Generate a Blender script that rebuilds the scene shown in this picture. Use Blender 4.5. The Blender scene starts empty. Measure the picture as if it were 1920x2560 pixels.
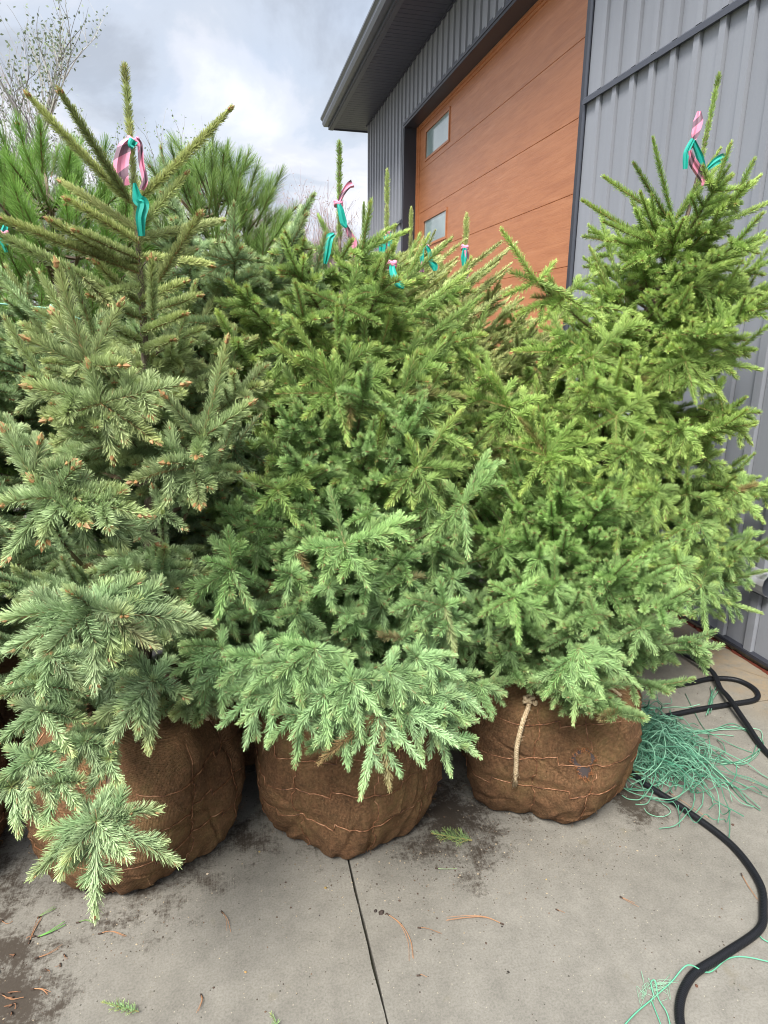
import bpy, math, random
import numpy as np
from mathutils import Vector, Matrix
R = math.radians
random.seed(7)
rng = np.random.default_rng(7)
scene = bpy.context.scene
COL = scene.collection

# ------------------------------------------------------------------ camera
FOC, PIT, YAW, ROL, EYE = 1646.6, R(15.11), R(13.43), R(.547), 1.6
cf = np.array([math.sin(YAW)*math.cos(PIT), math.cos(YAW)*math.cos(PIT), -math.sin(PIT)])
_r = np.array([math.cos(YAW), -math.sin(YAW), 0.0]); _u = np.cross(_r, cf)
cr = _r*math.cos(ROL) + _u*math.sin(ROL); cu = -_r*math.sin(ROL) + _u*math.cos(ROL)
CAMP = np.array([0, 0, EYE])
cam = bpy.data.cameras.new("camera"); camo = bpy.data.objects.new("camera", cam); COL.objects.link(camo)
camo.matrix_world = Matrix(((cr[0], cu[0], -cf[0], 0), (cr[1], cu[1], -cf[1], 0), (cr[2], cu[2], -cf[2], EYE), (0, 0, 0, 1)))
cam.sensor_fit = 'VERTICAL'; cam.sensor_height = 24; cam.sensor_width = 18; cam.lens = 24*FOC/2560
cam.clip_start = .05; cam.clip_end = 500
scene.camera = camo

# ------------------------------------------------------------------ world
SUN_EL, SUN_AZ = R(52), R(215)       # azimuth clockwise from +Y
W = bpy.data.worlds.new("World"); scene.world = W; W.use_nodes = True
nt = W.node_tree; nt.nodes.clear()
def N(nt, typ, **kw):
    n = nt.nodes.new(typ)
    for k, v in kw.items():
        if k in n.inputs: n.inputs[k].default_value = v
        else: setattr(n, k, v)
    return n
wo = N(nt, 'ShaderNodeOutputWorld'); bg = N(nt, 'ShaderNodeBackground', Strength=.1)
sky = N(nt, 'ShaderNodeTexSky'); sky.sky_type = 'NISHITA'; sky.sun_disc = False
sky.sun_elevation = SUN_EL; sky.sun_rotation = SUN_AZ
tc = N(nt, 'ShaderNodeTexCoord'); sep = N(nt, 'ShaderNodeSeparateXYZ')
nt.links.new(tc.outputs['Generated'], sep.inputs[0])
def math_(nt, op, a, b=None, c=None, clamp=False):
    m = nt.nodes.new('ShaderNodeMath'); m.operation = op; m.use_clamp = clamp
    for i, v in enumerate((a, b, c)):
        if v is None: continue
        if isinstance(v, (int, float)): m.inputs[i].default_value = v
        else: nt.links.new(v, m.inputs[i])
    return m.outputs[0]
def ramp(nt, fac, stops, interp='LINEAR'):
    n = nt.nodes.new('ShaderNodeValToRGB'); n.color_ramp.interpolation = interp
    el = n.color_ramp.elements
    while len(el) < len(stops): el.new(.5)
    for e, (p, c) in zip(el, stops):
        e.position = p; e.color = (*c, 1) if len(c) == 3 else c
    nt.links.new(fac, n.inputs[0]); return n.outputs[0]
def mixc(nt, fac, a, b, blend='MIX'):
    n = nt.nodes.new('ShaderNodeMix'); n.data_type = 'RGBA'; n.blend_type = blend; n.clamp_factor = True
    for idx, v in ((0, fac), (6, a), (7, b)):
        if isinstance(v, (int, float)): n.inputs[idx].default_value = v
        elif isinstance(v, tuple): n.inputs[idx].default_value = (*v, 1)
        else: nt.links.new(v, n.inputs[idx])
    return n.outputs[2]
def noise(nt, vec, scale, detail=4, rough=.55, dist=0, out=0):
    n = N(nt, 'ShaderNodeTexNoise', Scale=scale, Detail=detail, Roughness=rough, Distortion=dist)
    if vec is not None: nt.links.new(vec, n.inputs['Vector'])
    return n.outputs[out]
zc = math_(nt, 'ADD', math_(nt, 'MAXIMUM', sep.outputs[2], 0.0), .22)
cx = math_(nt, 'DIVIDE', sep.outputs[0], zc); cy = math_(nt, 'DIVIDE', sep.outputs[1], zc)
comb = N(nt, 'ShaderNodeCombineXYZ'); nt.links.new(cx, comb.inputs[0]); nt.links.new(cy, comb.inputs[1])
comb.inputs[2].default_value = 3.3
n1 = noise(nt, comb.outputs[0], 1.5, 7, .56, .35)
n2 = noise(nt, comb.outputs[0], .8, 3, .5, .2)
mix12 = math_(nt, 'ADD', math_(nt, 'MULTIPLY', n1, .72), math_(nt, 'MULTIPLY', n2, .28))
CL = .445
cl = ramp(nt, mix12, [(.37, (4.6*CL, 5.0*CL, 5.7*CL)), (.45, (5.9*CL, 6.5*CL, 7.5*CL)), (.51, (7.3*CL, 7.6*CL, 8.4*CL)), (.60, (9.1*CL, 9.2*CL, 9.8*CL))], 'EASE')
n3 = noise(nt, comb.outputs[0], .55, 4, .5, .1)
cover = ramp(nt, n3, [(.34, (.72, .72, .72)), (.5, (1, 1, 1))])
skyc = mixc(nt, cover, sky.outputs[0], cl)
# an overcast sky is several times brighter overhead than near the horizon
hi = math_(nt, 'MULTIPLY', math_(nt, 'SUBTRACT', sep.outputs[2], .42), 1/.58, clamp=True)
gain = math_(nt, 'ADD', .98, math_(nt, 'MULTIPLY', hi, 3.6))
vm = N(nt, 'ShaderNodeVectorMath', operation='SCALE'); nt.links.new(skyc, vm.inputs[0]); nt.links.new(gain, vm.inputs['Scale']); skyc = vm.outputs[0]
nt.links.new(skyc, bg.inputs[0]); nt.links.new(bg.outputs[0], wo.inputs[0])

# ------------------------------------------------------------------ sun
sl = bpy.data.lights.new("sun", 'SUN'); sl.energy = 2.6; sl.angle = R(22); sl.color = (1, .96, .9)
so = bpy.data.objects.new("sun", sl); COL.objects.link(so)
sd = Vector((math.sin(SUN_AZ)*math.cos(SUN_EL), math.cos(SUN_AZ)*math.cos(SUN_EL), math.sin(SUN_EL)))
so.rotation_euler = sd.to_track_quat('Z', 'Y').to_euler()
vs = scene.view_settings; vs.view_transform = 'Standard'; vs.look = 'None'; vs.gamma = 1; vs.exposure = 1.45
scene.cycles.max_bounces = 6; scene.cycles.diffuse_bounces = 3; scene.cycles.glossy_bounces = 2
scene.cycles.transmission_bounces = 3; scene.cycles.use_denoising = True; scene.cycles.filter_width = 1.05

# ------------------------------------------------------------------ helpers
D = 1920/1659.0                       # photograph measured at 1659 px wide
def ray(x, y): return cf + cr*(x*D-960)/FOC - cu*(y*D-1280)/FOC
def atY(x, y, Y):
    d = ray(x, y); return CAMP + d*(Y/d[1])
def atG(x, y, z=0.0):
    d = ray(x, y); return CAMP + d*((z-EYE)/d[2])
def mesh_from(name, V, F, mats, parent=None, col=None, midx=None, smooth=False, uv=None):
    """V (n,3); F list of arrays: (m,4) and/or (m,3)"""
    V = np.asarray(V, dtype=np.float32)
    fs = [np.asarray(f, dtype=np.int32) for f in (F if isinstance(F, list) else [F]) if len(f)]
    me = bpy.data.meshes.new(name)
    me.vertices.add(len(V)); me.vertices.foreach_set('co', V.ravel())
    nl = sum(f.size for f in fs); npoly = sum(len(f) for f in fs)
    me.loops.add(nl); me.polygons.add(npoly)
    me.loops.foreach_set('vertex_index', np.concatenate([f.ravel() for f in fs]))
    st = []; o = 0
    for f in fs:
        st.append(o + np.arange(len(f))*f.shape[1]); o += f.size
    me.polygons.foreach_set('loop_start', np.concatenate(st).astype(np.int32))
    if midx is not None: me.polygons.foreach_set('material_index', np.asarray(midx, dtype=np.int32))
    me.polygons.foreach_set('use_smooth', np.full(npoly, bool(smooth)))
    me.update(calc_edges=True)
    if col is not None:
        a = me.color_attributes.new('Col', 'FLOAT_COLOR', 'POINT')
        c = np.ones((len(V), 4), dtype=np.float32); c[:, :3] = col
        a.data.foreach_set('color', c.ravel())
    if uv is not None:
        l = me.uv_layers.new(name='UVMap'); idx = np.concatenate([f.ravel() for f in fs])
        l.data.foreach_set('uv', np.asarray(uv, dtype=np.float32)[idx].ravel())
    for m in (mats if isinstance(mats, (list, tuple)) else [mats]): me.materials.append(m)
    o = bpy.data.objects.new(name, me); COL.objects.link(o)
    if parent is not None: o.parent = parent
    return o
def tag(o, label=None, cat=None, group=None, kind=None):
    if label: o['label'] = label
    if cat: o['category'] = cat
    if group: o['group'] = group
    if kind: o['kind'] = kind
    return o
def empty(name, loc, label, cat, group=None):
    o = bpy.data.objects.new(name, None); COL.objects.link(o); o.location = loc; o.empty_display_size = .1
    return tag(o, label, cat, group)
class MB:
    """collects pieces; build() subtracts the parent's location"""
    def __init__(s): s.V = []; s.Q = []; s.T = []; s.C = []; s.n = 0; s.UV = []
    def add(s, V, Q=None, T=None, C=None, UV=None):
        V = np.asarray(V, dtype=np.float64).reshape(-1, 3)
        if Q is not None and len(Q): s.Q.append(np.asarray(Q)+s.n)
        if T is not None and len(T): s.T.append(np.asarray(T)+s.n)
        s.V.append(V); s.n += len(V)
        c = np.zeros((len(V), 3)); c[:] = (.5, .5, .5) if C is None else C
        s.C.append(c)
        u = np.zeros((len(V), 2))
        if UV is not None: u[:] = UV
        s.UV.append(u)
    def box(s, a, b, C=None):
        x0, y0, z0 = a; x1, y1, z1 = b
        V = [(x0, y0, z0), (x1, y0, z0), (x1, y1, z0), (x0, y1, z0), (x0, y0, z1), (x1, y0, z1), (x1, y1, z1), (x0, y1, z1)]
        s.add(V, Q=[(0, 3, 2, 1), (4, 5, 6, 7), (0, 1, 5, 4), (1, 2, 6, 5), (2, 3, 7, 6), (3, 0, 4, 7)], C=C)
    def extrude(s, prof, a, b, C=None, cap=True):
        """prof: list of 3-vectors offsets (closed polygon) swept from point a to point b"""
        P = np.asarray(prof, float); n = len(P); V = np.vstack([P+np.asarray(a), P+np.asarray(b)])
        Q = [(i, (i+1) % n, n+(i+1) % n, n+i) for i in range(n)]
        s.add(V, Q=Q, C=C)
        if cap:
            for base in (0, n):
                T = [(base, base+i, base+i+1) for i in range(1, n-1)]
                s.add(V, T=T, C=C)
    def tube(s, P, r, k=6, C=None, cap=True):
        P = np.asarray(P, float); n = len(P); r = np.broadcast_to(np.asarray(r, float), (n,))
        T = np.gradient(P, axis=0); T /= np.linalg.norm(T, axis=1)[:, None]+1e-12
        ref = np.array([0, 0, 1.0]) if abs(T[:, 2]).mean() < .8 else np.array([1.0, 0, 0])
        A = np.cross(T, ref); A /= np.linalg.norm(A, axis=1)[:, None]+1e-9; B = np.cross(A, T)
        th = np.arange(k)*2*math.pi/k
        V = P[:, None, :] + r[:, None, None]*(np.cos(th)[None, :, None]*A[:, None, :] + np.sin(th)[None, :, None]*B[:, None, :])
        i = np.arange(n-1)[:, None]*k; j = np.arange(k)[None, :]; j2 = (j+1) % k
        Q = np.stack([i+j, i+j2, i+k+j2, i+k+j], -1).reshape(-1, 4)
        V = V.reshape(-1, 3)
        if C is not None and np.ndim(C) == 2: C = np.repeat(C, k, axis=0)
        T_ = None
        if cap: T_ = [(0, a+1, a) for a in range(1, k-1)] + [((n-1)*k, (n-1)*k+a, (n-1)*k+a+1) for a in range(1, k-1)]
        s.add(V, Q=Q, T=T_, C=C)
    def build(s, name, mats, parent=None, smooth=False, usecol=True):
        V = np.vstack(s.V)
        if parent is not None:
            p = parent; off = np.zeros(3)
            while p is not None: off += np.array(p.location); p = p.parent
            V = V-off
        F = []
        if s.Q: F.append(np.vstack(s.Q))
        if s.T: F.append(np.vstack(s.T))
        return mesh_from(name, V, F, mats, parent, col=np.vstack(s.C) if usecol else None, smooth=smooth, uv=np.vstack(s.UV) if usecol else None)
def smooth_path(P, n=12):
    """Catmull-Rom through P"""
    P = np.asarray(P, float); Q = np.vstack([2*P[0]-P[1], P, 2*P[-1]-P[-2]]); out = []
    t = np.linspace(0, 1, n, endpoint=False)[:, None]
    for i in range(1, len(Q)-2):
        a, b, c, d = Q[i-1], Q[i], Q[i+1], Q[i+2]
        out.append(.5*(2*b+(c-a)*t+(2*a-5*b+4*c-d)*t**2+(-a+3*b-3*c+d)*t**3))
    out.append(P[-1:]); return np.vstack(out)
def unit(v): v = np.asarray(v, float); return v/(np.linalg.norm(v)+1e-12)

# ------------------------------------------------------------------ materials
def mat(name, color=(.5, .5, .5), rough=.6, metal=0, spec=.5, fn=None):
    m = bpy.data.materials.new(name); m.use_nodes = True; t = m.node_tree; b = t.nodes['Principled BSDF']
    b.inputs['Base Color'].default_value = (*color, 1); b.inputs['Roughness'].default_value = rough
    b.inputs['Metallic'].default_value = metal; b.inputs['Specular IOR Level'].default_value = spec
    if fn: fn(t, b)
    return m
def bump(t, b, h, strength=.3, dist=.005, prev=None):
    n = N(t, 'ShaderNodeBump', Strength=strength, Distance=dist); t.links.new(h, n.inputs['Height'])
    if prev is not None: t.links.new(prev, n.inputs['Normal'])
    if b is not None: t.links.new(n.outputs[0], b.inputs['Normal'])
    return n.outputs[0]
def objco(t): return N(t, 'ShaderNodeTexCoord').outputs['Object']
def scaled(t, v, s):
    n = N(t, 'ShaderNodeVectorMath', operation='MULTIPLY'); t.links.new(v, n.inputs[0]); n.inputs[1].default_value = s
    return n.outputs[0]

def needle_fn(t, b):
    a = N(t, 'ShaderNodeVertexColor', layer_name='Col')
    t.links.new(a.outputs[0], b.inputs['Base Color'])
    tr = N(t, 'ShaderNodeBsdfTranslucent'); t.links.new(a.outputs[0], tr.inputs[0])
    mx = N(t, 'ShaderNodeMixShader'); mx.inputs[0].default_value = .22
    t.links.new(b.outputs[0], mx.inputs[1]); t.links.new(tr.outputs[0], mx.inputs[2])
    t.links.new(mx.outputs[0], t.nodes['Material Output'].inputs[0])
M_needle = mat('needles', rough=.5, spec=.35, fn=needle_fn)
def bark_fn(t, b):
    v = objco(t); n = noise(t, scaled(t, v, (60, 60, 22)), 1.5, 5, .65)
    t.links.new(ramp(t, n, [(.3, (.045, .03, .022)), (.5, (.15, .11, .08)), (.7, (.30, .24, .18))]), b.inputs['Base Color'])
    bump(t, b, n, .8, .004)
M_bark = mat('bark', rough=.9, fn=bark_fn)
def vcol_fn(t, b):
    a = N(t, 'ShaderNodeVertexColor', layer_name='Col'); t.links.new(a.outputs[0], b.inputs['Base Color'])
M_vcol = mat('painted_by_piece', rough=.7, spec=.3, fn=vcol_fn)

def burlap_fn(t, b):
    v = objco(t); uv = N(t, 'ShaderNodeUVMap').outputs[0]
    w1 = N(t, 'ShaderNodeTexWave', Scale=1.0); w1.wave_type = 'BANDS'; w1.bands_direction = 'X'; w1.inputs['Distortion'].default_value = .6; w1.inputs['Detail'].default_value = 1
    w2 = N(t, 'ShaderNodeTexWave', Scale=1.0); w2.bands_direction = 'Y'; w2.inputs['Distortion'].default_value = .6; w2.inputs['Detail'].default_value = 1
    for w in (w1, w2): t.links.new(scaled(t, uv, (30, 30, 1)), w.inputs['Vector'])
    weave = math_(t, 'MULTIPLY', w1.outputs['Fac'], w2.outputs['Fac'])
    big = noise(t, v, 4.2, 5, .6); mid = noise(t, v, 30, 5, .7); fine = noise(t, v, 260, 2, .6)
    c = ramp(t, big, [(.3, (.112, .060, .034)), (.5, (.195, .114, .056)), (.72, (.31, .205, .088))])
    c = mixc(t, ramp(t, mid, [(.38, (0, 0, 0)), (.64, (.8, .8, .8))]), c, (.25, .13, .066))
    dk = ramp(t, weave, [(0, (.74, .74, .74)), (.5, (1.1, 1.1, 1.1))])
    c = mixc(t, 1.0, c, dk, 'MULTIPLY')
    c = mixc(t, ramp(t, fine, [(.62, (0, 0, 0)), (.74, (.5, .5, .5))]), c, (.42, .29, .16))
    t.links.new(c, b.inputs['Base Color'])
    h = math_(t, 'ADD', math_(t, 'MULTIPLY', weave, .45), math_(t, 'MULTIPLY', mid, 1.1))
    grain = noise(t, v, 120, 3, .7); c2 = mixc(t, 1.0, c, ramp(t, grain, [(.3, (.70, .70, .70)), (.65, (1.22, 1.22, 1.22))]), 'MULTIPLY'); t.links.new(c2, b.inputs['Base Color'])
    h = math_(t, 'ADD', h, math_(t, 'MULTIPLY', grain, .5)); bump(t, b, h, 1.0, .007)
M_burlap = mat('burlap', rough=.95, spec=.15, fn=burlap_fn)
def wire_fn(t, b):
    n = noise(t, objco(t), 45, 3, .6)
    t.links.new(ramp(t, n, [(.35, (.10, .045, .025)), (.5, (.27, .12, .055)), (.7, (.50, .28, .16))]), b.inputs['Base Color'])
M_wire = mat('rusty_wire', rough=.5, metal=.35, fn=wire_fn)
M_soil = mat('soil', (.045, .03, .024), .95)
def rope_fn(t, b):
    n = noise(t, scaled(t, objco(t), (1, 1, 1)), 160, 3, .7)
    t.links.new(ramp(t, n, [(.3, (.30, .21, .11)), (.65, (.66, .53, .35))]), b.inputs['Base Color']); bump(t, b, n, .6, .002)
M_rope = mat('sisal_rope', rough=.9, spec=.2, fn=rope_fn)

def siding_fn(t, b):
    v = objco(t); n = noise(t, v, 90, 3, .6); g = noise(t, scaled(t, v, (1, 3, .35)), 1.4, 4, .6)
    t.links.new(ramp(t, g, [(.3, (.225, .235, .260)), (.7, (.265, .277, .305))]), b.inputs['Base Color'])
    bump(t, b, n, .28, .0016)
M_siding = mat('grey_metal_siding', rough=.5, spec=.45, fn=siding_fn)
M_dark = mat('dark_trim', (.030, .032, .042), .42, spec=.4)
M_trim = mat('slate_trim', (.062, .068, .086), .42, spec=.4)
def soffit_fn(t, b):
    n = noise(t, objco(t), 60, 2, .5); bump(t, b, n, .05, .002)
M_soffit = mat('soffit_metal', (.038, .041, .062), .45, fn=soffit_fn)
def door_fn(t, b):
    v = objco(t)
    g = noise(t, scaled(t, v, (1, 5.5, 120)), 1.0, 5, .65, .8)
    g2 = noise(t, scaled(t, v, (1, 1.2, 12)), 1.6, 4, .6, .6)
    c = ramp(t, g2, [(.3, (.395, .148, .060)), (.55, (.455, .180, .075)), (.75, (.505, .212, .095))])
    c = mixc(t, ramp(t, g, [(.3, (.16, .16, .16)), (.5, (0, 0, 0))]), c, (.2, .052, .02))
    t.links.new(c, b.inputs['Base Color']); bump(t, b, g, .5, .003)
    t.links.new(ramp(t, g, [(.3, (.5, .5, .5)), (.7, (.34, .34, .34))]), b.inputs['Roughness'])
M_door = mat('wood_grain_door', rough=.42, spec=.5, fn=door_fn)
def glass_fn(t, b):
    v = objco(t); n = noise(t, v, 1.5, 2, .5)
    t.links.new(ramp(t, n, [(.35, (.20, .29, .29)), (.6, (.36, .46, .45))]), b.inputs['Base Color'])
    b.inputs['Coat Weight'].default_value = .6; b.inputs['Coat Roughness'].default_value = .06
M_glass = mat('frosted_glass', rough=.10, fn=glass_fn)
M_black = mat('seam_brown', (.13, .045, .02), .7)  # plain brown of the backing that shows in the door panel seams

def concrete_fn(t, b):
    v = objco(t); big = noise(t, v, 1.7, 5, .6); mid = noise(t, v, 14, 6, .7)
    fine = noise(t, v, 170, 3, .7); brm = noise(t, scaled(t, v, (230, 7, 1)), 1.0, 4, .7)
    c = ramp(t, big, [(.3, (.164, .153, .130)), (.7, (.216, .203, .174))])
    c = mixc(t, 1.0, c, ramp(t, mid, [(.3, (.82, .82, .82)), (.7, (1.12, 1.12, 1.12))]), 'MULTIPLY')
    c = mixc(t, 1.0, c, ramp(t, fine, [(.32, (.80, .80, .79)), (.6, (1.08, 1.08, 1.08))]), 'MULTIPLY')
    vo = N(t, 'ShaderNodeTexVoronoi', Scale=95.0); t.links.new(v, vo.inputs['Vector'])
    spk = math_(t, 'LESS_THAN', vo.outputs['Distance'], .16)
    keep = math_(t, 'GREATER_THAN', N_sep(t, vo.outputs['Color']), .88)
    spk = math_(t, 'MULTIPLY', spk, keep)
    c = mixc(t, math_(t, 'MULTIPLY', spk, .55), c, (.42, .37, .28))
    pit = N(t, 'ShaderNodeTexVoronoi', Scale=52.0); t.links.new(v, pit.inputs['Vector'])
    ps = math_(t, 'MULTIPLY', math_(t, 'LESS_THAN', pit.outputs['Distance'], .13), math_(t, 'GREATER_THAN', N_sep(t, pit.outputs['Color']), .86))
    c = mixc(t, math_(t, 'MULTIPLY', ps, .8), c, (.045, .038, .03))
    # soil and water stains: discs round the balls and by the left corner, broken up by noise and broom texture
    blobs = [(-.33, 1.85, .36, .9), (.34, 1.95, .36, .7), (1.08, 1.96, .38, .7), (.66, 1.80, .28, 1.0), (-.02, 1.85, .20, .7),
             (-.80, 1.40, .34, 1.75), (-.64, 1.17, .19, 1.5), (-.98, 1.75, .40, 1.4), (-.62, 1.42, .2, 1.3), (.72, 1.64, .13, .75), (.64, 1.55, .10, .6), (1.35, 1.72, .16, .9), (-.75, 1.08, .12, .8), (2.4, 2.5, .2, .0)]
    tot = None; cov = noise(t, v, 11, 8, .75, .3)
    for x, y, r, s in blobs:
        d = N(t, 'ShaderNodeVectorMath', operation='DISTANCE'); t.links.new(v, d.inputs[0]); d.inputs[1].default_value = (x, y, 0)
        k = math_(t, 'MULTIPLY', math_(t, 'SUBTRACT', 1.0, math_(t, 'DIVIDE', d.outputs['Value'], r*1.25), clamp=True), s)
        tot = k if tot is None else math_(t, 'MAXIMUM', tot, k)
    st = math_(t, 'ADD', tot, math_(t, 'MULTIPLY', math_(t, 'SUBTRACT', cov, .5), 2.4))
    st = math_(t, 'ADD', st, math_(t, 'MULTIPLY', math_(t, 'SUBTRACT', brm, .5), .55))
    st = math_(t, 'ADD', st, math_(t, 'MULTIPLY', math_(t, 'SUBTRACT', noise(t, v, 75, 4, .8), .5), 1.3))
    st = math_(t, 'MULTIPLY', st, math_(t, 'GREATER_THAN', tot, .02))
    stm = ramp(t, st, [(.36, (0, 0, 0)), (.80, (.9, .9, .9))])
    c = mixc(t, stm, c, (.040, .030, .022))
    # yellowish silt by the wall
    sx = N(t, 'ShaderNodeSeparateXYZ'); t.links.new(v, sx.inputs[0])
    wall = math_(t, 'MULTIPLY', math_(t, 'SUBTRACT', 1.0, math_(t, 'DIVIDE', math_(t, 'ABSOLUTE', math_(t, 'SUBTRACT', sx.outputs[0], 2.42)), .28), clamp=True), .9)
    c = mixc(t, math_(t, 'MULTIPLY', wall, ramp(t, cov, [(.35, (.1, .1, .1)), (.6, (1, 1, 1))])), c, (.27, .20, .12))
    spots = noise(t, v, 6.0, 3, .6); c = mixc(t, ramp(t, spots, [(.66, (0, 0, 0)), (.8, (.6, .6, .6))]), c, (.15, .125, .07))
    t.links.new(c, b.inputs['Base Color'])
    t.links.new(ramp(t, stm, [(0, (.82, .82, .82)), (1, (.55, .55, .55))]), b.inputs['Roughness'])
    h = math_(t, 'ADD', math_(t, 'MULTIPLY', brm, .5), math_(t, 'MULTIPLY', fine, .6))
    bump(t, b, h, .35, .002)
def N_sep(t, c):
    s = N(t, 'ShaderNodeSeparateColor'); t.links.new(c, s.inputs[0]); return s.outputs[0]
M_concrete = mat('concrete', rough=.85, spec=.25, fn=concrete_fn)
def found_fn(t, b):
    v = objco(t); n = noise(t, v, 20, 5, .7)
    t.links.new(ramp(t, n, [(.3, (.13, .11, .075)), (.7, (.28, .245, .18))]), b.inputs['Base Color']); bump(t, b, n, .4, .004)
M_found = mat('foundation_concrete', rough=.9, fn=found_fn)
def dirt_fn(t, b):
    v = objco(t); n = noise(t, v, 3, 6, .7); c = ramp(t, n, [(.35, (.05, .065, .025)), (.6, (.12, .105, .075))]); t.links.new(c, b.inputs['Base Color']); bump(t, b, n, .5, .02)
M_ground = mat('yard_ground', rough=.95, fn=dirt_fn)

# ------------------------------------------------------------------ ground and pavement
def sheet(name, x0, y0, x1, y1, z, m):
    b = MB(); b.add([(x0, y0, z), (x1, y0, z), (x1, y1, z), (x0, y1, z)], Q=[(0, 1, 2, 3)]); return b.build(name, m)
tag(sheet('ground', -250, -250, 250, 250, -.03, M_ground), 'flat yard ground reaching to the horizon', None, None, 'structure')
pv = MB(); g = .0035
xs = [-7.0, -3.36, .30, 2.60]; ys = [-5.2, -1.5, 2.205, 5.9, 9.6, 13.3]
for i in range(3):
    for j in range(5):
        x0, x1, y0, y1 = xs[i]+g, xs[i+1]-g, ys[j]+g, ys[j+1]-g
        # wavering edges of the tooled joints
        nx = 60
        e = lambda a, b_: np.linspace(a, b_, nx)
        per = np.vstack([np.c_[e(x0, x1), np.full(nx, y0)], np.c_[np.full(nx, x1), e(y0, y1)], np.c_[e(x1, x0), np.full(nx, y1)], np.c_[np.full(nx, x0), e(y1, y0)]])
        per += rng.normal(0, .0007, per.shape); cx_, cy_ = (x0+x1)/2, (y0+y1)/2; n = len(per)
        V = np.vstack([np.c_[per, np.zeros(n)], np.c_[per, np.full(n, -.028)], [(cx_, cy_, 0)]])
        k = np.arange(n); k2 = (k+1) % n
        pv.add(V, Q=np.c_[k, k+n, k2+n, k2], T=np.c_[k, k2, np.full(n, 2*n)])
pav = pv.build('pavement', M_concrete, usecol=False); tag(pav, 'grey broomed concrete slab with tooled joints and wet soil stains', None, None, 'structure')

# ------------------------------------------------------------------ building
WX = 2.534; Y0, Y1 = -6.0, 12.05; DY0, DY1 = 4.768, 9.616; HZ = 4.30; EZ = 4.95
bld = empty('building', (WX, 5.0, 0), 'grey metal clad shop building with a tall wood grain overhead door', 'building')
sd_ = MB()
def siding(ya, yb, za, zb):
    """board and batten sheet between ya and yb; battens 5 cm wide every 19.5 cm"""
    pts = []; pitch = .1955; k0 = math.ceil((ya-.02-4.284)/pitch)
    pts.append((WX, ya)); k = k0
    while True:
        c = 4.284+k*pitch
        a, b_ = c-.0, c+.052
        if b_ > yb-.01: break
        if a > ya+.02:
            pts += [(WX, a-.006), (WX+.007, a-.005), (WX+.007, a), (WX-.019, a+.001), (WX-.019, b_-.004), (WX, b_)]
        k += 1
    pts.append((WX, yb)); P = np.array(pts); n = len(P)
    V = np.vstack([np.c_[P, np.full(n, za)], np.c_[P, np.full(n, zb)]])
    i = np.arange(n-1); sd_.add(V, Q=np.c_[i, i+n, i+1+n, i+1])
    # closed lower ends of the battens
    for q in range(1, n-1, 6):
        if q+5 < n: sd_.add([(*P[q+2], za), (*P[q+3], za), (*P[q+4], za), (*P[q+5], za)], Q=[(0, 1, 2, 3)])
siding(Y0, DY0-.09, .062, 3.155); siding(Y0, DY0-.09, 3.19, EZ)
siding(DY0-.06, DY1+.03, HZ+.05, EZ)
siding(DY1+.06, Y1, .062, 3.125); siding(DY1+.06, Y1, 3.16, EZ)
# gable end wall, seen edge on
sd_.add([(WX, Y1, .062), (WX+9, Y1, .062), (WX+9, Y1, EZ), (WX, Y1, EZ)], Q=[(0, 1, 2, 3)])
sd_.build('wall', M_siding, bld, usecol=False)
fl = MB()
for ya, yb, z in ((Y0, DY0-.085, 3.155), (DY1+.06, Y1, 3.125)):
    fl.extrude([(0, 0, -.006), (-.034, 0, -.014), (-.034, 0, .018), (0, 0, .045)], (WX-.0005, ya, z), (WX-.0005, yb, z))
fl.build('flashing', M_trim, bld, usecol=False)
st = MB(); st.extrude([(0, 0, 0), (-.024, 0, -.004), (-.024, 0, .012), (0, 0, .02)], (WX, Y0, .046), (WX, DY0-.09, .046)); st.extrude([(0, 0, 0), (-.024, 0, -.004), (-.024, 0, .012), (0, 0, .02)], (WX, DY1+.06, .046), (WX, Y1, .046))
st.build('starter_strip', M_dark, bld, usecol=False)
fd = MB(); fd.box((WX+.003, Y0, -.02), (WX+.2, DY0, .062)); fd.box((WX+.003, DY1, -.02), (WX+.2, Y1, .062)); fd.build('foundation', M_found, bld, usecol=False)
rs = MB()
for yy in np.arange(1.6, 4.4, .03):
    w = abs(rng.normal(.006, .003)); rs.box((WX-.004-w, yy, .0005), (WX+.002, yy+.031, .006+w))
rs.build('sealant_line', mat('red_sealant', (.22, .05, .028), .9), bld, usecol=False)
RC = .196
tr = MB()   # black reveal of the door opening
tr.box((WX-.006, DY1, 0), (WX+RC, DY1+.055, HZ)); tr.box((WX-.006, DY0-.055, 0), (WX+RC, DY0, HZ)); tr.box((WX-.006, DY0-.055, HZ+.0005), (WX+RC, DY1+.055, HZ+.03))
tr.build('door_surround', M_dark, bld, usecol=False)
t2 = MB(); t2.box((WX-.014, DY0-.0555, HZ+.0305), (WX+.01, DY1+.0555, HZ+.075)); t2.box((WX-.014, DY0-.088, 0), (WX-.0065, DY0-.057, EZ-.01)); t2.box((WX-.011, DY1+.0565, 0), (WX, DY1+.064, HZ))
t2.build('edge_trim', M_trim, bld, usecol=False)
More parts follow.
